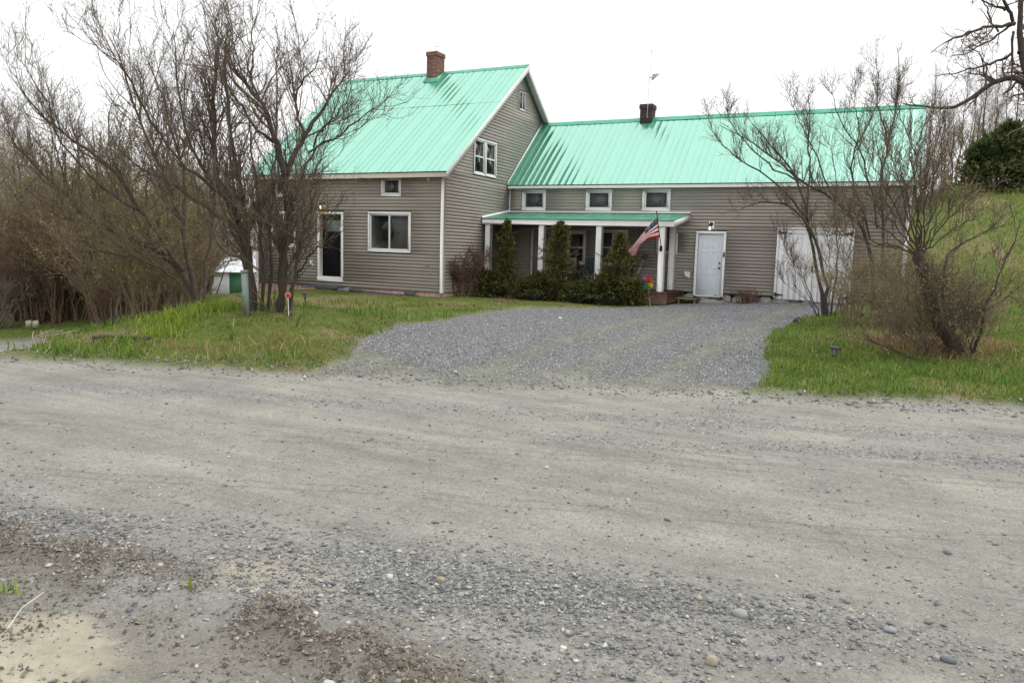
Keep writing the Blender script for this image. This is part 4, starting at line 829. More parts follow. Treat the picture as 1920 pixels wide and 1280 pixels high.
def whippy(seed, h, n, wm, buds, cols, arch=.5, dens=(5, 5, 3)):
    g = np.random.default_rng(seed); limbs = []
    for k in range(n):
        a = g.uniform(0, 2*math.pi); rr = g.uniform(.0, .35); s = np.array([rr*math.cos(a), rr*math.sin(a), -.05]); hh = h*g.uniform(.55, 1.05); o = hh*arch*g.uniform(.2, 1.1)
        limbs.append(([s, s+np.array([math.cos(a)*o*.25, math.sin(a)*o*.25, hh*.5]), s+np.array([math.cos(a)*o*.6, math.sin(a)*o*.6, hh*.82]), s+np.array([math.cos(a)*o, math.sin(a)*o, hh*g.uniform(.8, 1)])], g.uniform(.012, .028), .005))
    return woody(limbs, g, *dens, len1=(.3*h/2, .8*h/2), len2=(.2*h/2, .5*h/2), len3=(.12, .3), buds=buds, bud=.018, bud_cols=cols, r3=.0035, up=(.06, .04, .02))
YG = ((.32, .30, .09), (.26, .21, .08)); RB = ((.27, .16, .08), (.2, .12, .065))
WOOD = [('bare grey tree', bare_tree(21, 11, .45, 11, 0, dens=(5, 5, 2.4))), ('ochre-budded bare tree', bare_tree(22, 9, .55, 12, 0, dens=(5, 5, 2.4), buds=.25, cols=YG)), ('slim bare tree', bare_tree(23, 12, .3, 9, 0, dens=(5, 4.5, 2.2), r=.09))]
protos = []
def wood_at(k, px, dist, sc, place, lookz=True, grp='bare trees of the wood'):
    d = ray(px, 480); d = d/np.linalg.norm(d[:2]); x, y = d[0]*dist, d[1]*dist; z = hz(x, y)-.05
    nm, (tk, tw, bd) = WOOD[k]; lab = f'{nm} {place}'
    if k not in pr_: pr_[k] = plant('woodland_tree', (0, 0, 0), lab, 'tree', tk, tw, bd, grp, wm='greytwig'); t = pr_[k]; t.location = (x, y, z); t.scale = (sc,)*3; t.rotation_euler = (0, 0, random.uniform(0, 6)); return
    c = copy_tree(pr_[k], (x, y, z), random.uniform(0, 6.28), sc, lab); c['group'] = grp
pr_ = {}
rw = random.Random(5)
for k in range(110):       # valley wood behind and left of the lane
    px = -140+640*((k*.618) % 1); dist = rw.uniform(24, 70); sc = rw.uniform(.75, 1.15)*(.62+.006*dist)
    if 365 < px < 490 and dist < 56: dist = 58+rw.random()*14
    sc *= .72 if px > 40 else .95; zone = 'near the beige sign plates' if px < 70 else 'behind the lane thicket' if px < 200 else 'behind the leaning tree' if px < 380 else 'beside the white shed'
    wood_at(k % 3, px, dist, sc, ('deep in the wood ' if dist > 48 else 'at the edge of the wood ')+zone)
for k in range(34):       # tree line on top of the hill
    px = 1690+380*((k*.618) % 1); dist = rw.uniform(56, 76); wood_at((0, 2, 2, 1)[k % 4], px, dist, rw.uniform(.55, .85), 'along the top of the grassy hill', grp='bare trees on the hilltop')
# ---- brown thicket along the lane: individual arching shrubs
M['olivetwig'] = mat('olive_twig', (.24, .195, .12), .9, .3, 2, c2=(.13, .1, .065))
TH = [('tangled reddish brown leafless shrub', whippy(31, 2.3, 16, 0, .35, RB, .8), 'redtwig'), ('budding olive-brown leafless shrub', whippy(32, 2.6, 15, 0, .5, YG, .7), 'olivetwig'), ('low grey tangled leafless shrub', whippy(33, 1.7, 16, 0, .2, RB, .9), 'greytwig')]
th_ = {}
def thicket(k, x, y, sc, place, grp, name='leafless_shrub'):
    nm, (tk, tw, bd), wm = TH[k]; z = hz(x, y)-.05
    if k not in th_: t = plant(name, (0, 0, 0), f'{nm} {place}', 'shrub', tk, tw, bd, grp, tm=wm, wm=wm); th_[k] = t; t.location = (x, y, z); t.scale = (sc,)*3; return
    c = copy_tree(th_[k], (x, y, z), random.uniform(0, 6.28), sc, f'{nm} {place}'); c['group'] = grp
for k in range(46):
    px = 20+330*((k*.618) % 1); j = rw.random(); dist = (18.2 if px > 125 else 21.)+j*13+.008*(350-px); d = ray(px, 480); d = d/np.linalg.norm(d[:2]); thicket((0, 1, 0, 2, 1)[k % 5], d[0]*dist, d[1]*dist, rw.uniform(.75, 1.25)*(1+.25*j), ('along the lane edge of the thicket' if j < .4 else 'at the back of the thicket')+(' near the sign plates' if px < 110 else ' below the snapped bough' if px < 230 else ' beside the leaning tree'), 'shrubs of the lane thicket')
for k in range(14):
    px = -40+150*((k*.618) % 1); dist = 23+rw.random()*8; d = ray(px, 480); d = d/np.linalg.norm(d[:2]); thicket(2 if k % 2 else 0, d[0]*dist, d[1]*dist, rw.uniform(.9, 1.3), 'at the foot of the wood beyond the lane', 'shrubs beyond the lane')
for k in range(13):
    px = 150+235*((k*.618) % 1); dist = rw.uniform(22, 34); d = ray(px, 480); d = d/np.linalg.norm(d[:2]); thicket(1, d[0]*dist, d[1]*dist, rw.uniform(1.5, 2.2), ('tall' if dist < 28 else 'half hidden')+' behind the '+('snapped bough' if px < 220 else 'leaning tree trunk' if px < 310 else 'leaning tree beside the shed lawn'), 'tall shrubs behind the leaning tree')
for k in range(6):
    px = 1672+190*((k*.618) % 1); x, y = onZ(px, 652+rw.uniform(-6, 16), .12)[:2]; thicket(1, x, y, rw.uniform(.32, .5), 'suckering round the pollard base', 'sucker growth round the pollard')
for px, py in ((1590, 612), (1622, 616), (1664, 612), (1690, 604), (1712, 622)):
    x, y = onZ(px, py, .1)[:2]; thicket(1, x, y, rw.uniform(.55, .75), 'between the crooked tree and the pollard', 'shrubs beside the barn doors')
for k in range(9):
    px = 1700+230*((k*.618) % 1); d = ray(px, 400); d = d/np.linalg.norm(d[:2]); dist = rw.uniform(49, 55); thicket((1, 0, 2)[k % 3], d[0]*dist, d[1]*dist, rw.uniform(.6, .9), 'at the hedge line across the hill', 'hedge shrubs on the hill')
# ---- evergreens
def evergreen(b, tk, base, h, rad, n, rng, cols, leaf=.05, conical=1.0, skirt=0., droop=-.1, per=16):
    base = np.asarray(base, float); tk.tube([base-[0, 0, .1], base+[0, 0, h*.5], base+[0, 0, h*.97]], [.03*h/2+.012, .02*h/2, .006], 7)
    t = rng.random(n)**.85; a = rng.uniform(0, 2*math.pi, n); prof = (1-t)**conical*(1+.35*np.sin(a*3+t*9+base[0])*(1-t))+.06
    if skirt: prof = prof+skirt*np.exp(-(t/.22)**2)
    lump = .25+1.5*fbm(a*1.3+base[0], t*8+base[1], int(n) % 13, 2)**1.8; L = rad*prof*lump*rng.uniform(.6, 1.15, n); S = base+np.stack([0*t, 0*t, h*(.02+.96*t)], 1); D = np.stack([np.cos(a), np.sin(a), droop+.5*t+rng.normal(0, .15, n)], 1)
    P, R = grow(S, D, L, np.full(n, .006), np.full(n, .002), 4, .16, .03, rng); V, Qd = tubes(P, R, 3); tk.add(V, Qd)
    # leafy sprays along each branch
    k = per; tt = rng.uniform(.25, 1.05, (n, k)); f = np.clip(tt*4, 0, 3.999); i = f.astype(int); fr = (f-i)[..., None]; C = P[np.arange(n)[:, None], i]*(1-fr)+P[np.arange(n)[:, None], i+1]*fr
    dirs = unit(unit(P[:, 4]-P[:, 0])[:, None, :]+rng.normal(0, .55, (n, k, 3))+np.array([0, 0, .1])); sd_ = unit(np.cross(dirs, rng.normal(0, 1, (n, k, 3)))); s = leaf*rng.uniform(.6, 1.5, (n, k, 1))
    V = np.stack([C, C+dirs*s+sd_*s*.32, C+dirs*s*2.0, C+dirs*s-sd_*s*.32], 2).reshape(-1, 3); c = np.array(cols)[rng.integers(0, len(cols), n*k)]*rng.uniform(.65, 1.35, (n*k, 1)); b.add(V, np.arange(n*k*4).reshape(-1, 4), 0, np.repeat(c, 4, 0))
EC = ((.085, .095, .022), (.12, .12, .028), (.05, .064, .018), (.17, .155, .045))
for k, (px, py, top, rad, nb, lab) in enumerate(((948, 566, 412, .8, 330, 'slender dark evergreen shrub between the first two porch posts'), (1045, 566, 416, 1.0, 440, 'tallest dense evergreen shrub before the porch window'), (1158, 570, 436, 1.0, 440, 'evergreen shrub growing under the flag at the porch'))):
    p = onY(px, py, 22.3); x, y = p[0], 22.3; z = hz(x, y); h = onY(px, top, 22.3)[2]-z; r = np.random.default_rng(50+k); tk = MB(); lf = MB()
    evergreen(lf, tk, (x, y, z), h, rad, nb, r, EC, .045, .72, .55, -.05, 15)
    t = thing('evergreen_shrub', (x, y, z), lab, 'shrub', 'evergreen shrubs along the porch'); part('stem', tk, M['bark'], t); part('foliage', lf, M['leaf'], t, color=True, kind='stuff')
for k, (px, rad, h, lab) in enumerate(((917, .7, .75, 'at the foot of the first porch post'), (985, .6, .5, 'between the slender evergreen and the second porch post'), (1012, .75, .8, 'beside the tallest evergreen'), (1085, .6, .55, 'before the beige porch cushions'), (1110, .5, .5, 'at the foot of the third porch post'), (1135, .75, .85, 'beside the flag side evergreen'), (1190, .7, .7, 'next to the rainbow pinwheel'))):
    p = onY(px, 566, 22.25); x, y = p[0], 22.2; z = hz(x, y); r = np.random.default_rng(60+k); tk = MB(); lf = MB(); evergreen(lf, tk, (x, y, z), h, rad, 240, r, EC, .045, .35, .45, .05, 15)
    t = thing('evergreen_shrub', (x, y, z), 'low spreading evergreen '+lab, 'shrub', 'low evergreens at the porch foot'); part('stem', tk, M['bark'], t); part('foliage', lf, M['leaf'], t, color=True, kind='stuff')
# broad-leaved rhododendrons
for k, (px, py, n, lab) in enumerate(((1000, 566, 26, 'pale leaved rhododendron between the first two evergreens'), (1086, 570, 30, 'rhododendron with large drooping leaves before the porch chairs'), (1128, 572, 22, 'small rhododendron beside the flag side evergreen'))):
    p = onY(px, py, 21.7); x, y = p[0], 21.75; z = hz(x, y); r = np.random.default_rng(70+k); tk = MB(); lf = MB()
    S = np.tile([x, y, z], (n, 1)); a = r.uniform(0, 6.28, n); D = np.stack([np.cos(a), np.sin(a), r.uniform(.5, 1.4, n)], 1); P, R = grow(S, D, r.uniform(.3, .62, n), np.full(n, .01), np.full(n, .005), 5, .15, .05, r); V, Qd = tubes(P, R, 5); tk.add(V, Qd)
    for tip in P[:, -1]:
        m = 11; aa = np.arange(m)*2.4; d = np.stack([np.cos(aa), np.sin(aa), r.uniform(-.7, .25, m)], 1); sd_ = unit(np.cross(d, [0, 0, 1.])); Lf = r.uniform(.10, .16, (m, 1)); mid = tip+d*Lf*.55+[0, 0, .015]
        V = np.stack([tip+0*d, mid+sd_*.024, tip+d*Lf, mid-sd_*.024], 1).reshape(-1, 3); c = np.array([(.06, .085, .03), (.045, .07, .028), (.09, .115, .05)])[r.integers(0, 3, m)]*r.uniform(.8, 1.25, (m, 1)); lf.add(V, np.arange(m*4).reshape(-1, 4), 0, np.repeat(c, 4, 0))
    t = thing('rhododendron', (x, y, z), lab, 'shrub', 'rhododendrons along the porch'); part('stem', tk, M['bark'], t); part('foliage', lf, M['leaf'], t, color=True, kind='stuff')
# reddish bush at the gable corner, dry bush at the white door
p = onY(866, 556, 20.9); x, y = p[0], 21.4; x = onY(866, 556, 21.4)[0]; z = hz(x, y)
tk, tw, bd = whippy(41, 1.5, 22, 0, .85, ((.06, .030, .022), (.085, .045, .03), (.045, .03, .02)), .62, dens=(6, 6, 4)); t = plant('reddish_bush', (0, 0, 0), 'dense dark reddish bush against the gable wall corner', 'shrub', tk, tw, bd, tm='redtwig', wm='redtwig'); t.location = (x, y, z)
p = onY(1400, 566, 24.5); z = hz(p[0], 24.5); tk, tw, bd = whippy(42, .55, 26, 0, .1, RB, .9, dens=(4, 3, 2)); t = plant('dry_bush', (0, 0, 0), 'small dry red-brown bush beside the white panel door', 'shrub', tk, tw, bd, tm='redtwig', wm='redtwig'); t.location = (p[0], 24.5, z)
# hillside pine and dark hedge mass
d = ray(1872, 350); d = d/np.linalg.norm(d[:2]); x, y = d[0]*47, d[1]*47; z = hz(x, y); r = np.random.default_rng(80); tk = MB(); lf = MB(); h = 5.2
for ox, oy, hh, rr, nb in ((.2, 0, 3.1, 1.6, 420), (-.9, .6, 2.4, 1.15, 300), (1.4, .4, 2.9, 1.4, 320), (2.6, 1.2, 2.7, 1.4, 300)): evergreen(lf, tk, (x+ox, y+oy, z+.1), hh, rr, nb, r, ((.075, .10, .032), (.10, .125, .042), (.05, .07, .028), (.14, .155, .05)), .13, .42, .1, .12, 22)
t = thing('hill_pine', (x, y, z), 'dark spreading evergreen standing on the grassy hill', 'tree'); part('trunk', tk, M['bark'], t); part('crown', lf, M['leaf'], t, color=True, kind='stuff')
# ================================================================== LOOSE STONE AND GRASS (uncountable)
def stones(name, x, y, size, cols, rng, label, cat, flat=.5, sink=.25):
    n = len(x); t = np.array([(1, 0, 0), (0, 1, 0), (-1, 0, 0), (0, -1, 0), (.1, .1, 1), (.15, -.1, -1)], float); f = np.array([(0, 1, 4), (1, 2, 4), (2, 3, 4), (3, 0, 4), (1, 0, 5), (2, 1, 5), (3, 2, 5), (0, 3, 5)])
    if name in ('driveway_gravel', 'road_grit', 'soil_clods'): f = f[:4]; t[:4, 2] -= .35      # half sunk, undersides left out
    # angular chips: jittered octahedra with a flattened top
    V = np.tile(t, (n, 1, 1))*(1+rng.uniform(-.4, .4, (n, 6, 3))); V[:, :4, 2] += rng.uniform(-.3, .5, (n, 4)); V *= np.stack([rng.uniform(.7, 1.4, n), rng.uniform(.5, 1, n), rng.uniform(.3, .75, n)*flat*1.6], 1)[:, None, :]
    a = rng.uniform(0, 2*math.pi, n); ca, sa = np.cos(a)[:, None], np.sin(a)[:, None]; X = V[..., 0]*ca-V[..., 1]*sa; Y = V[..., 0]*sa+V[..., 1]*ca
    tx, ty = rng.normal(0, .22, (2, n, 1)); Zv = V[..., 2]+X*tx+Y*ty; s = (size*.5)[:, None]
    P = np.stack([X*s+x[:, None], Y*s+y[:, None], Zv*s+H(x, y)[:, None]+s*.22], -1).reshape(-1, 3)
    c = np.array(cols)[rng.integers(0, len(cols), n)]*rng.uniform(.7, 1.3, (n, 1)); b = MB(); b.add(P, (np.arange(n)[:, None, None]*6+f[None]).reshape(-1, 3), 0, np.repeat(c, 6, 0))
    return solo(name, b, M['pebble'], (0, 0, 0), label, cat, kind='stuff', color=True)
g = np.random.default_rng(90)
SLATE = ((.20, .20, .195), (.255, .255, .24), (.15, .152, .155), (.30, .295, .275), (.235, .23, .205), (.17, .18, .195), (.40, .39, .36))
def wind_at(x, y):
    u, s = road_u(x, y), road_s(x, y)
    w_ = np.maximum.reduce([np.exp(-((s+5.6+.16*(u-6))/.5)**2), .55*np.exp(-((s+2.15)/.28)**2)*sst(u, 3, 8), .4*np.exp(-((s+1.3)/.25)**2), .65*sst(-s-6.2, 0, .8)])
    return np.clip(.05+w_*sst(fbm(u*.8, s*2.5, 95), .22, .55), 0, 1)
def sample(n, x0, x1, y0, y1, prob, rng):
    X, Y = [], []; got = 0
    while got < n:
        x = rng.uniform(x0, x1, n); y = rng.uniform(y0, y1, n); k = rng.random(n) < prob(x, y); X.append(x[k]); Y.append(y[k]); got += k.sum()
        if k.sum() < n*.002: break
    return np.concatenate(X)[:n], np.concatenate(Y)[:n]
def infront(x, y): return (y*math.cos(YAW)-x*math.sin(YAW) > 1.2)
def near(x, y, R=4.): return np.exp(-np.maximum(0, np.hypot(x, y)-2.5)/R)
x, y = sample(40000, -8.5, 5, 1.2, 9.5, lambda x, y: masks(x, y)[0]*wind_at(x, y)*near(x, y, 3.2)*infront(x, y), g)
stones('road_gravel', x, y, np.clip(g.lognormal(math.log(.014), .45, len(x)), .006, .05), SLATE, g, 'loose grey slate chips in windrows on the dirt road', 'gravel', .55)
x, y = sample(30000, -13, 6, 1.2, 12, lambda x, y: masks(x, y)[0]*(.25+wind_at(x, y))*infront(x, y)*near(x, y, 7), g)
stones('road_grit', x, y, np.clip(g.lognormal(math.log(.010), .35, len(x)), .005, .03), SLATE, g, 'fine grit scattered over the packed dirt road', 'gravel', .6)
x, y = sample(60000, -13, 0, 7, 25, lambda x, y: np.clip(masks(x, y)[1]+.3*np.exp(-(sd_poly(x, y, DRIVE)/.22)**2), 0, 1)*near(x, y, 12), g)
stones('driveway_gravel', x, y, np.clip(g.lognormal(math.log(.018), .3, len(x)), .010, .04), ((.122, .127, .136), (.162, .167, .174), (.09, .095, .103), (.21, .213, .217), (.38, .38, .38)), g, 'crushed blue-grey stone spread over the driveway', 'gravel', .8)
x, y = sample(4200, -12, 6, 5.5, 13, lambda x, y: np.exp(-((road_s(x, y)-.25)/.3)**2)*(1-masks(x, y)[1]), g)
stones('verge_rubble', x, y, np.clip(g.lognormal(math.log(.022), .5, len(x)), .01, .08), SLATE, g, 'grey rubble ploughed up along the grass verge', 'gravel', .8)
# clods and twigs on the churned shoulder
def rough_at(x, y): return sst(-road_s(x, y)-5.6-.25*(road_u(x, y)-4), 0, 1.2)*(1-sst(road_u(x, y), 7.5, 10))
x, y = sample(13000, -6, 1, 1.2, 4.5, lambda x, y: np.clip(.35*rough_at(x, y)*sst(fbm(x*2.2, y*2.2, 91), .45, .6)+np.exp(-(ridge_d(x, y)/.2)**2)*sst(fbm(x*4, y*4, 93), .3, .6), 0, 1)*infront(x, y), g)
stones('soil_clods', x, y, np.clip(g.lognormal(math.log(.012), .45, len(x)), .005, .032), ((.12, .10, .078), (.165, .142, .112), (.085, .07, .055), (.22, .205, .17)), g, 'dark crumbly soil clods on the near road shoulder', 'soil', .9)
def blades(name, x, y, h, wd, cols, rng, label, cat, lean=.45, zoff=0., mix=None):
    n = len(x); a = rng.uniform(0, 6.283, n); d = np.stack([np.cos(a), np.sin(a), 0*a], 1); l = rng.normal(0, lean, n)[:, None]; q = rng.uniform(0, 6.283, n); e = np.stack([np.cos(q), np.sin(q), 0*q], 1)
    B_ = np.stack([x, y, H(x, y)-.01+zoff], 1); hh = h[:, None]; ww = wd[:, None]
    V = np.stack([B_-d*ww, B_+d*ww, B_+e*l*hh*.45+[0, 0, 1.]*hh*.62+d*ww*.7, B_+e*l*hh*.45+[0, 0, 1.]*hh*.62-d*ww*.7, B_+e*l*hh*1.3+[0, 0, 1.]*hh*np.sqrt(np.maximum(.15, 1-np.minimum(l*l, .85)))], 1)
    c = cols; b = MB(); i = np.arange(n)*5; b.add(V.reshape(-1, 3), np.stack([i, i+1, i+2, i+3], 1), 0, np.repeat(c, 5, 0)); b.f[3].append(np.stack([i+3, i+2, i+4], 1)); b.m[3].append(np.zeros(n, int))
    return solo(name, b, M['grass'], (0, 0, 0), label, cat, kind='stuff', color=True)
def grass_cols(x, y, rng, lush=0.):
    dd = sst(fbm(x*.55, y*.55, 71)+.35*(fbm(x*3, y*3, 75)-.5), .51, .70)*(1-lush); n = len(x); gcol = np.array([(.12, .225, .035), (.165, .265, .045), (.09, .175, .03), (.21, .275, .065)])[rng.integers(0, 4, n)]
    dcol = np.array([(.36, .31, .16), (.42, .36, .2), (.28, .22, .115)])[rng.integers(0, 3, n)]; k = (rng.random(n) < .06+.45*dd)[:, None]; return np.where(k, dcol, gcol)*rng.uniform(.75, 1.25, (n, 1))
def lawnp(x, y): r, d = masks(x, y); return np.clip(1-1.25*(r+d), 0, 1)*(sd_poly(x, y, np.array([[-20.6, 20.45], [-12.6, 20.45], [-12.6, 21.2], [-6.1, 22.9], [-6.1, 24.9], [.4, 24.9], [.4, 31], [-20.6, 31]])) < 0)
x, y = sample(86000, -26, -6, 6, 21.5, lambda x, y: lawnp(x, y)*near(x, y, 14), g)
blades('lawn_grass', x, y, g.uniform(.025, .065, len(x)), g.uniform(.003, .006, len(x)), grass_cols(x, y, g), g, 'short spring grass of the front lawn beside the driveway', 'grass')
x, y = sample(70000, -2.4, 9, 9.5, 27, lambda x, y: lawnp(x, y)*near(x, y, 11), g)
blades('verge_grass', x, y, g.uniform(.04, .12, len(x)), g.uniform(.004, .009, len(x)), grass_cols(x, y, g, .35), g, 'lush grass island under the right hand trees', 'grass', .55)
x, y = sample(46000, .4, 26, 24, 62, lambda x, y: lawnp(x, y), g)
blades('hill_grass', x, y, g.uniform(.08, .24, len(x)), g.uniform(.010, .02, len(x)), grass_cols(x, y, g, .2), g, 'rough pasture grass on the hillside', 'grass', .6)
x, y = sample(6500, -14, 3.5, 6, 17, lambda x, y: lawnp(x, y)*sst(fbm(x*1.1, y*1.1, 111), .52, .66)*near(x, y, 14), g)
blades('tall_grass', x, y, g.uniform(.10, .2, len(x)), g.uniform(.006, .011, len(x)), grass_cols(x, y, g, .5), g, 'longer tufts of grass on the lawn bank', 'grass', .6)
dp = np.concatenate([np.stack([onZ(px, py, .1)[:2] for px, py in L_]) for L_ in ([(1690, 660), (1730, 668), (1770, 672), (1660, 655), (1800, 660), (1830, 665)], [(500, 650), (560, 655), (430, 660), (340, 650)], [(590, 585), (575, 592), (560, 580)])])
k = g.choice(len(dp), 5000, p=np.r_[np.full(6, .145), np.full(4, .0175), np.full(3, .06/3)]); x = dp[k, 0]+g.normal(0, .34, 5000); y = dp[k, 1]+g.normal(0, .36, 5000); kk = lawnp(x, y) > .5; x, y = x[kk], y[kk]
c_ = np.array([(.36, .25, .13), (.42, .33, .19), (.28, .17, .09)])[g.integers(0, 3, len(x))]*g.uniform(.7, 1.25, (len(x), 1))
blades('dead_grass', x, y, g.uniform(.06, .22, len(x)), g.uniform(.004, .007, len(x)), c_, g, 'matted straw coloured dead grass under the bare trees', 'grass', .95)
# daylily leaves on the bank, and two weeds on the near shoulder
def clump(px, py, n, h, lab, name, cat, zz=.1, grp=None, col=((.24, .34, .04), (.3, .38, .06), (.18, .27, .04)), sp=.3, at_=None):
    p = onZ(px, py, zz) if at_ is None else at_; x = p[0]+g.normal(0, sp, n); y = p[1]+g.normal(0, sp*.8, n); c = np.array(col)[g.integers(0, len(col), n)]*g.uniform(.75, 1.25, (n, 1))
    o = blades(name, x, y, g.uniform(.6, 1.1, n)*h, np.full(n, .009*h/.3+.001), c, g, None, None, .6); del o['kind']; t = thing(name, (p[0], p[1], hz(p[0], p[1])), lab, cat, grp); o.name = 'leaves'; o.parent = t; o.location = tuple(-LOC[t.name]); o['kind'] = 'stuff'; return t
clump(330, 622, 300, .24, 'bright green clump of daylily leaves below the leaning tree', 'daylily_clump', 'plant', sp=.32)
clump(395, 615, 240, .24, 'bright green daylily leaves beside the utility pedestal', 'daylily_clump', 'plant', sp=.26)
clump(300, 632, 160, .2, 'small daylily clump at the foot of the grassy bank', 'daylily_clump', 'plant', sp=.24)
clump(355, 1110, 9, .08, 'tiny green weed sprouting from the gravelly shoulder', 'weed', 'plant', 0, sp=.02)
clump(18, 1100, 16, .10, 'green weed with a dry stalk beside the sandy patch', 'weed', 'plant', 0, sp=.03)
p = onZ(12, 1170); b = MB(); b.tube([(p[0], p[1], hz(*p[:2])), (p[0]+.01, p[1]+.06, .05), (p[0]+.03, p[1]+.14, .09)], [.004, .003, .002], 5); solo('dry_stalk', b, M['stake'], (p[0], p[1], hz(*p[:2])), 'pale dry weed stalk lying by the sandy patch', 'stalk')
# a few stones that stand out
for k, (px, py, wx, wy, wz, col, lab) in enumerate(((1336, 1226, .052, .04, .045, (.34, .29, .22), 'rounded tan pebble alone on the near gravel'), (827, 1074, .05, .04, .03, (.30, .25, .17), 'flat brown stone on the near road edge'), (1388, 1138, .075, .05, .035, (.27, .27, .25), 'large flat grey slate in the gravel windrow'), (1312, 1108, .032, .028, .02, (.36, .3, .22), 'small orange tan pebble in the gravel windrow'),
        (592, 1157, .022, .02, .016, (.7, .68, .64), 'small white pebble on the dirt shoulder'), (617, 1265, .05, .03, .018, (.45, .45, .45), 'pale flat stone near the dirt shoulder weeds'), (1670, 1168, .06, .045, .025, (.24, .25, .27), 'bluish slate chip in the gravel windrow'), (1780, 1225, .06, .03, .025, (.12, .125, .15), 'dark blue slate shard on the near gravel'), (1057, 1197, .03, .02, .016, (.66, .6, .5), 'cream pebble beside the dirt shoulder'), (1100, 1194, .026, .02, .018, (.42, .37, .28), 'yellowish round pebble near the cream one'), (1050, 597, .09, .07, .05, (.75, .75, .74), 'white stone on the driveway gravel'))):
    p = onZ(px, py); m = mat('pebble_tone', col, .8, .15, 30, .3, 90); z = hz(*p[:2]); solo('pebble' if wx < .05 else 'stone', rock((p[0], p[1], z+wz*.3), wx, wy, wz, 200+k), m, (p[0], p[1], z), lab, 'stone', smooth=k in (0, 3, 4, 8, 9))
# ================================================================== SMALL THINGS
# utility pedestal, reflector stake
p = onZ(463, 620, .15); z = hz(*p[:2]); t = thing('utility_pedestal', (p[0], p[1], z), 'narrow grey-green utility pedestal leaning before the multi-stemmed tree', 'pedestal')
ax = np.array([-.055, 0, 1.]); ax /= np.linalg.norm(ax); c = np.array([p[0], p[1], z]); b = MB(); b.obox(c+ax*.33, (.040, .013, .002), (-.013, .036, 0), ax*.37); part('post', b, M['green_plastic'], t)
b = MB(); b.obox(c+ax*.72, (.046, .015, .003), (-.015, .042, 0), ax*.025); part('cap', b, M['green_plastic'], t)
p = onZ(541.5, 625, .1); z = hz(*p[:2]); t = thing('reflector_stake', (p[0], p[1], z), 'thin pale driveway stake topped by a round red reflector', 'stake'); top = onY(540, 553, p[1]); b = MB(); b.tube([(p[0], p[1], z-.1), (top[0], p[1], top[2])], .007, 6); part('stake', b, M['stake'], t)
d = -unit(ray(540, 553)); b = MB(); b.lathe(top, [(.0, -.012), (.042, -.012), (.042, .012), (.0, .012)], 18, axis=d); part('reflector', b, M['red'], t); b = MB(); b.lathe(top, [(.043, -.014), (.049, -.014), (.049, .014), (.043, .014), (.043, -.014)], 18, axis=d); part('rim', b, M['stake'], t)
# solar path lights
def solar(px, py, h, lab, tilt=(0, 0), zz=.05, sc=1., Y=None):
    p = onZ(px, py, zz) if Y is None else onY(px, py, Y); z = hz(*p[:2]); t = thing('solar_light', (p[0], p[1], z), lab, 'path light', 'solar path lights'); c = np.array([p[0], p[1], z]); ax = unit(np.array([tilt[0], tilt[1], 1.])); s = sc
    b = MB(); b.lathe(c, [(.010, -.08), (.012, h-.13*s)], 8, axis=ax); part('spike', b, M['solar'], t)
    b = MB(); b.lathe(c, [(.028*s, h-.14*s), (.038*s, h-.13*s), (.05*s, h-.03*s)], 14, axis=ax); part('lens', b, M['lens'], t, smooth=True)
    b = MB()
    for k in range(6):
        a = k*math.pi/3; e = np.array([math.cos(a), math.sin(a), 0]); b.tube([c+ax*(h-.14*s)+e*.036*s, c+ax*(h-.02*s)+e*.056*s], .006*s, 4)
    b.lathe(c, [(.0, h-.145*s), (.042*s, h-.142*s), (.042*s, h-.13*s)], 14, axis=ax); part('cage', b, M['solar'], t)
    b = MB(); b.lathe(c, [(.05*s, h-.03*s), (.10*s, h-.025*s), (.098*s, h-.01*s), (.05*s, h+.012*s), (.0, h+.016*s)], 18, axis=ax); part('cap', b, M['solar'], t, smooth=True)
solar(1562, 676, .20, 'upright black solar path light alone on the grass by the driveway', (.05, 0), .05, .95); solar(1500, 613, .16, 'solar path light tipped over towards the driveway edge', (-.8, -.3), .05, 1.0)
solar(1719, 640, .26, 'upright solar path light beside the pollarded trunk', (.06, 0), .15, .9); solar(573, 607, .26, 'small solar path light on the lawn near the reflector stake', (-.05, 0), .1, .62)
solar(1608, 604, .15, 'tipped solar path light under the slim shrub', (.5, .3), .1, .9); solar(536, 618, .10, 'fallen solar path light beside the reflector stake', (.9, .2), .15, .7)
solar(926, 570, .30, 'solar path light in the shade below the slender evergreen', (0, 0), 0, .6, 21.9); solar(1150, 573, .30, 'solar path light in front of the flag side evergreen', (0, 0), 0, .6, 21.7); solar(1016, 571, .28, 'solar path light before the tallest evergreen', (0, 0), 0, .6, 21.8)
# little garden flag and a crocus under the pollard
p = onZ(1688, 622, .1); z = hz(*p[:2]); t = thing('garden_flag', (p[0], p[1], z), 'small purple and orange garden flag among the shrubs beside the pollard', 'garden flag'); b = MB(); b.tube([(p[0], p[1], z), (p[0]+.01, p[1], z+.52), (p[0]+.1, p[1], z+.53)], .005, 5); part('stand', b, M['solar'], t)
for nm, c0, z0, z1 in (('cloth', (.05, .02, .07), .30, .5), ('hem', (.2, .085, .035), .1, .3)):
    V = [(p[0]+.012+.16*i/5, p[1]+.015*math.sin(i*1.4), z+zz) for zz in (z0, z1) for i in range(6)]; b = MB(); b.add(V, [(i, i+1, 7+i, 6+i) for i in range(5)]); part(nm, b, mat('banner_'+nm, c0, .8), t)
p = onZ(1697, 645, .1); z = hz(*p[:2]); t = thing('crocus', (p[0], p[1], z), 'single purple spring flower in the straw under the pollard', 'flower'); b = MB(); b.tube([(p[0], p[1], z), (p[0], p[1], z+.1)], .004, 5); part('stem', b, M['sheddoor'], t)
pm = mat('purple_petal', (.22, .10, .45), .6)
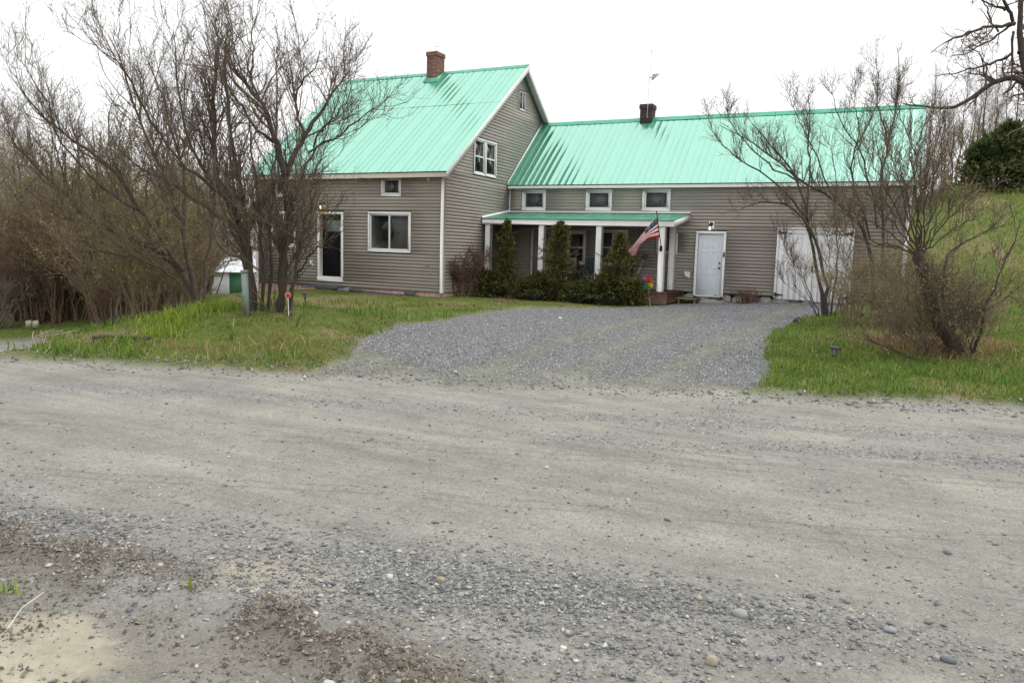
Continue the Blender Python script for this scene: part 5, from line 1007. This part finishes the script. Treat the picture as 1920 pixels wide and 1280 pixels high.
for k in range(6):
    a = k*math.pi/3; e = np.array([math.cos(a), math.sin(a), 0]); s2 = np.array([-math.sin(a), math.cos(a), 0]); c = np.array([p[0], p[1], z+.1]); b = MB(); b.add([c, c+e*.025+s2*.018+[0, 0, .03], c+e*.04+[0, 0, .065], c+e*.025-s2*.018+[0, 0, .03]], [(0, 1, 2, 3)]); part('petal', b, pm, t)
# pinwheel
c = onY(1213, 531, 22.35); e_ = onZ(1220, 574, .05); zg = hz(e_[0], 22.2); t = thing('pinwheel', (e_[0], 22.2, zg), 'rainbow garden pinwheel on a thin stake before the porch end', 'pinwheel'); b = MB(); b.tube([(onY(1220, 572, 22.2)[0], 22.2, zg), (c[0], c[1]+.03, c[2])], .008, 6); part('stake', b, M['steel'], t)
for k, col in enumerate(((.75, .03, .02), (.80, .16, .02), (.75, .42, .03), (.12, .42, .05), (.02, .30, .2), (.02, .28, .5), (.10, .12, .5), (.60, .10, .40))):
    a0 = math.pi*.5-k*math.pi/4; R_ = .22; pts = []
    for r_, da, dy in ((0, 0, 0), (R_*.75, -.12, -.015), (R_*1.02, .30, -.06), (R_*.92, .62, -.02), (R_*.45, .55, .02)): pts.append((c[0]+r_*math.cos(a0-da), c[1]+dy, c[2]+r_*math.sin(a0-da)))
    b = MB(); b.add(pts, [(0, 1, 2, 3)]); b.add(pts, [(0, 3, 4)]); part('petal', b, mat('pinwheel_petal', col, .45, .03), t)
b = MB(); b.lathe((c[0], c[1]-.05, c[2]), [(.0, -.015), (.025, 0), (.0, .06)], 10, axis=(0, 1, 0)); part('hub', b, mat('yellow_hub', (.7, .5, .05), .5), t)
# flag on the end porch post
br = onY(1239.5, 463, 22.97); tp = onY(1231, 397, 22.12); t = thing('flag', br, 'American flag on a black pole slanting from the end porch post', 'flag'); b = MB(); b.tube([br, tp], .014, 8); part('pole', b, M['blackmetal'], t)
b = MB(); b.lathe(br, [(.035, -.09), (.035, .02), (.022, .05)], 10, axis=tp-br); b.box(br[0]-.04, br[0]+.04, 22.955, 22.984, br[2]-.12, br[2]+.02); part('bracket', b, M['blackmetal'], t); b = MB(); b.lathe(tp, [(.014, -.02), (.024, 0), (.0, .03)], 10, axis=tp-br); part('finial', b, M['blackmetal'], t)
hA = br+(tp-br)*.885; hB = br+(tp-br)*.28; nu, nv_ = 40, 26; fl = MB(); V = []
topE = [hA, onY(1213, 428, 22.2), onY(1194, 452, 22.3), onY(1176, 472, 22.35)]; botE = [hB, onY(1216, 446, 22.55), onY(1201, 458, 22.6), onY(1191, 479, 22.55)]
def spl(P_, t): P_ = np.array(P_); k = t*(len(P_)-1); q = resample(P_, 25); return np.array([np.interp(t*24, np.arange(25), q[:, j]) for j in range(3)])
for j in range(nv_+1):
    for i in range(nu+1):
        u, v = i/nu, (j/nv_)**1.7; a = spl(topE, u)*(1-v)+spl(botE, u)*v; rp = .07*u*math.sin(7*v+3.5*u)+.035*u*math.sin(15*u+4*v); V.append(a+np.array([.25*rp, -rp, .15*rp-.10*u*math.sin(math.pi*v)*.5]))
q = []; mi = []
for j in range(nv_):
    for i in range(nu):
        k = j*(nu+1)+i; q.append((k, k+1, k+nu+2, k+nu+1)); st = j//2; mi.append(2 if (st < 7 and i < 16) else (0 if st % 2 == 0 else 1))
fl.add(V, q, np.array(mi)); part('cloth', fl, [M['fred'], M['fwhite'], M['fblue']], t, smooth=True)
V = np.array(V).reshape(nv_+1, nu+1, 3); sb = MB()
for r_ in range(9):
    for cc in range(6 if r_ % 2 == 0 else 5):
        j = 1.3+r_*1.42; i = 1.2+(cc+(0 if r_ % 2 == 0 else .5))*2.6; j0, i0 = int(j), int(i); P0 = V[j0, i0]; eu = (V[j0, i0+1]-V[j0, i0]); ev = (V[j0+1, i0]-V[j0, i0]); nn = unit(np.cross(eu, ev))
        for sg in (-1, 1):
            ctr = P0+nn*.004*sg; eu_, ev_ = unit(eu)*.026, unit(ev-eu*(eu@ev)/(eu@eu))*.026; ring = [ctr+(eu_*math.sin(a*math.pi/5)+ev_*-math.cos(a*math.pi/5))*(1 if a % 2 == 0 else .42) for a in range(10)]
            sb.add([ctr]+ring, [(0, 1+a, 1+(a+1) % 10) for a in range(10)])
part('stars', sb, M['fwhite'], t, kind='stuff')
# porch furniture
def chair(x, y, rz, m, lab, cush=None):
    t = thing('porch_chair', (x, y, PZ), lab, 'chair', 'porch chairs'); cs, sn = math.cos(rz), math.sin(rz)
    def put(nm, boxes, mm):
        for bx in boxes:
            b = MB(); b.bbox(*bx, .006); b.v = [np.column_stack([x+v[:, 0]*cs-v[:, 1]*sn, y+v[:, 0]*sn+v[:, 1]*cs, v[:, 2]+PZ]) for v in b.v]; part(nm, b, M[mm], t)
    put('leg', [(a-.025, a+.025, c_-.025, c_+.025, 0, .60 if c_ < 0 else .95) for a in (-.27, .27) for c_ in (-.25, .25)], m); put('seat', [(-.27, .27, -.27, .24, .38, .42)], m)
    put('slat', [(-.245+k*.1, -.165+k*.1, .24, .265, .45, .98) for k in range(5)], m); put('arm_rest', [(a-.045, a+.045, -.29, .26, .602, .63) for a in (-.27, .27)], m)
    if cush: put('cushion', [(-.24, .24, -.26, .2, .425, .52), (-.24, .24, .12, .235, .525, .95)], cush)
chair(-9.95, 24.25, 0, 'chairblack', 'dark porch chair with beige cushions beside the grey door window', 'cushion'); chair(-9.0, 24.2, .15, 'chairteal', 'dark teal porch chair near the middle post'); chair(-8.05, 24.3, -.1, 'chairblack', 'dark porch chair with beige cushions behind the flag side evergreen', 'cushion')
b0 = onY(1190, 526, 24.3); b1 = onY(1207, 486, 24.85); t = thing('shovel', (b0[0], 24.3, PZ), 'long handled shovel with black grip leaning on the porch wall', 'shovel'); b = MB(); a_ = np.array([b0[0]-.1, 24.3, PZ+.02]); b.tube([a_, b1], .014, 7); part('handle', b, M['stake'], t)
dv = unit(b1-a_); sx_ = np.array([1., 0, 0]); b = MB(); b.tube([b1, b1+dv*.05+sx_*.06, b1+dv*.16+sx_*.06, b1+dv*.18, b1+dv*.16-sx_*.06, b1+dv*.05-sx_*.06, b1], .014, 6); part('grip', b, M['blackmetal'], t); b = MB(); b.obox(a_+dv*.12, sx_*.11, np.cross(sx_, dv)*.008, dv*.14); part('blade', b, M['greymetal'], t)
p = onY(1254, 428, 24.0); t = thing('hanging_banner', (p[0]-.05, 24.0, 1.7), 'dark red and black cloth hanging between the two end porch posts', 'banner'); n = 12; V = [(p[0]-.05+(-.06 if k_ else .06), 24.0+.02*math.sin(i*1.2+k_), 2.5-.065*i) for i in range(n) for k_ in (0, 1)]; b = MB(); b.add(V, [(2*i, 2*i+1, 2*i+3, 2*i+2) for i in range(n-1)], np.array([i//2 % 2 for i in range(n-1)])); part('cloth', b, [M['chairblack'], mat('dark_red_cloth', (.14, .02, .025), .85)], t); b = MB(); b.tube([(p[0]-.13, 24, 2.5), (p[0]+.03, 24, 2.5)], .008, 5); part('rod', b, M['blackmetal'], t)
# steps
t = thing('wooden_step', (-6.0, 24.2, 0), 'mossy plank step at the open end of the porch', 'step')
for k in range(3): part('plank', MB().bbox(-6.1, -5.45, 24.02+k*.19, 24.2+k*.19, .20, .245), M['mosswood'], t)
for xx in (-6.05, -5.55): part('riser', MB().bbox(xx, xx+.05, 24.03, 24.57, -.1, .198), M['mosswood'], t)
solo('stone_step', rock((-5.3, 24.72, .06), 1.25, .5, .30, 300, 3), M['stone'], (-5.3, 24.72, 0), 'rough pale stone slab below the white panel door', 'step')
for k, (px, py, wx, wz, m, lab) in enumerate(((612, 546, .95, .20, 'darkstone', 'long dark block lying under the black door'), (650, 546, .3, .16, 'stone', 'pale squarish stone at the foundation beside the dark block'), (668, 548, .45, .15, 'darkstone', 'mossy brown stone against the pink foundation'), (768, 554, .42, .17, 'darkstone', 'dark pile of rags at the pink foundation'), (1290, 566, .34, .3, 'stone', 'rough stone at the corner of the white panel door'))):
    Yk = 20.38 if k < 4 else 24.8; p = onY(px, py, Yk); z = hz(p[0], Yk); solo('foundation_rock', rock((p[0], Yk, z+wz*.35), wx, .2, wz, 310+k), M[m], (p[0], Yk, z), lab, 'stone')
L_ = [(566, 537.5), (600, 538.5), (640, 540), (665, 543), (700, 548), (740, 553), (785, 558.5)]; b = MB(); pts = [onY(px, py, 20.36) for px, py in L_]; pts = resample([(q_[0], 20.36-.03*(k % 2), max(q_[2], hz(q_[0], 20.36)+.02)) for k, q_ in enumerate(pts)], 30); b.tube(pts, .02, 7); solo('water_hose', b, M['blue'], tuple(pts[0]), 'blue hose sagging along the pink foundation', 'hose', smooth=True)
# fallen log and brush on the bank, sign plates in the wood
p = onZ(200, 648, 0); b = MB(); b.tube(resample([(p[0]-.35, p[1], hz(*p[:2])+.05), (p[0], p[1]+.1, hz(*p[:2])+.09), (p[0]+.5, p[1]+.35, hz(*p[:2])+.08)], 8), .035, 8); solo('fallen_branch', b, M['twig'], (p[0], p[1], hz(*p[:2])), 'short fallen branch on the grassy bank by the road', 'branch')
for k in range(7):
    p = onZ(70+k*6, 658+(k % 3)*2, -.1); z = hz(*p[:2]); b = MB(); a = -.9-.2*k; b.tube(resample([(p[0], p[1], z), (p[0]+.3*math.cos(a*2.2), p[1]+.25*math.sin(k), z+.09), (p[0]-.4+.1*k, p[1]+.2, z+.16)], 7), [.006]*7, 5); solo('dry_stick', b, M['cushion'], (p[0], p[1], z), 'pale dry stick in the brush pile at the tip of the bank', 'stick', 'dry sticks at the bank tip')
d = ray(62, 607); d = d/np.linalg.norm(d[:2]); q_ = O3+d*22.; zg = hz(q_[0], q_[1]); t = thing('sign_post', (q_[0], q_[1], zg), 'two small beige plates on a post at the foot of the wood', 'sign'); b = MB(); b.tube([(q_[0], q_[1], zg), (q_[0], q_[1], q_[2]+.1)], .025, 6); part('post', b, M['bark'], t); ex = np.array([CA[0], CA[1], 0])
for s_ in (-1, 1): b = MB(); b.obox(q_+ex*s_*.085-np.array([CC[0], CC[1], 0])*.04, (ex+[0, 0, .2])*.07, np.array([CC[0], CC[1], 0])*.008, np.array([0, 0, .085])); part('plate', b, M['signback'], t)
# tin roofed shed beyond the house
d = ray(425, 545); d = d/np.linalg.norm(d[:2]); q_ = d*50; zg = O3[2]+q_[2]-.25; t = thing('garden_shed', (q_[0], q_[1], zg), 'small white shed with tin roof and green door behind the trees', 'shed'); sc_ = 50/1427.; ex = unit(np.array([CA[0], CA[1], 0])); ey = np.array([-ex[1], ex[0], 0]); C0 = np.array([q_[0], q_[1], zg])
def sb_(x0, x1, y0, y1, z0, z1): b = MB(); b.obox(C0+ex*(x0+x1)/2+ey*(y0+y1)/2+[0, 0, (z0+z1)/2], ex*(x1-x0)/2, ey*(y1-y0)/2, np.array([0, 0, (z1-z0)/2])); return b
part('wall', sb_(-1.45, 2.6, 0, 2.8, -.6, 1.42), M['shedwhite'], t); part('door', sb_(.18, 1.5, -.03, 0, -.5, 1.36), M['sheddoor'], t); part('trim_board', sb_(.10, .17, -.035, 0, -.5, 1.38), M['white'], t); part('vent', sb_(-.75, -.2, -.02, 0, 1.1, 1.3), M['greymetal'], t)
b = MB(); R_ = lambda a, y_, z_: C0+ex*a+ey*y_+[0, 0, z_]
b.add([R_(-1.75, -.25, 1.36), R_(2.9, -.25, 1.46), R_(2.4, 1.4, 2.75), R_(.7, 1.4, 2.75), R_(-1.75, 3.0, 1.36), R_(2.9, 3.0, 1.46)], [(0, 1, 2, 3), (5, 4, 3, 2)]); b.f[3].append(np.array([[4, 0, 3], [1, 5, 2]])); b.m[3].append(np.zeros(2, int)); part('roof', b, M['shedroof'], t)
# leaf litter speckle
x, y = sample(7000, -13, 5, 6, 22, lambda x, y: lawnp(x, y)*sst(fbm(x*.9, y*.9, 131), .5, .64)+.25*(np.hypot(x+2.0, y-13.2) < 1.0), g); b = MB(); leaves(b, np.stack([x, y, H(x, y)+.02], 1), 1, .022, ((.16, .085, .045), (.22, .13, .07), (.11, .06, .035)), g, 1.5); solo('leaf_litter', b, M['leaf'], (0, 0, 0), 'brown fallen leaves scattered over lawn and drive edge', 'leaves', kind='stuff', color=True)
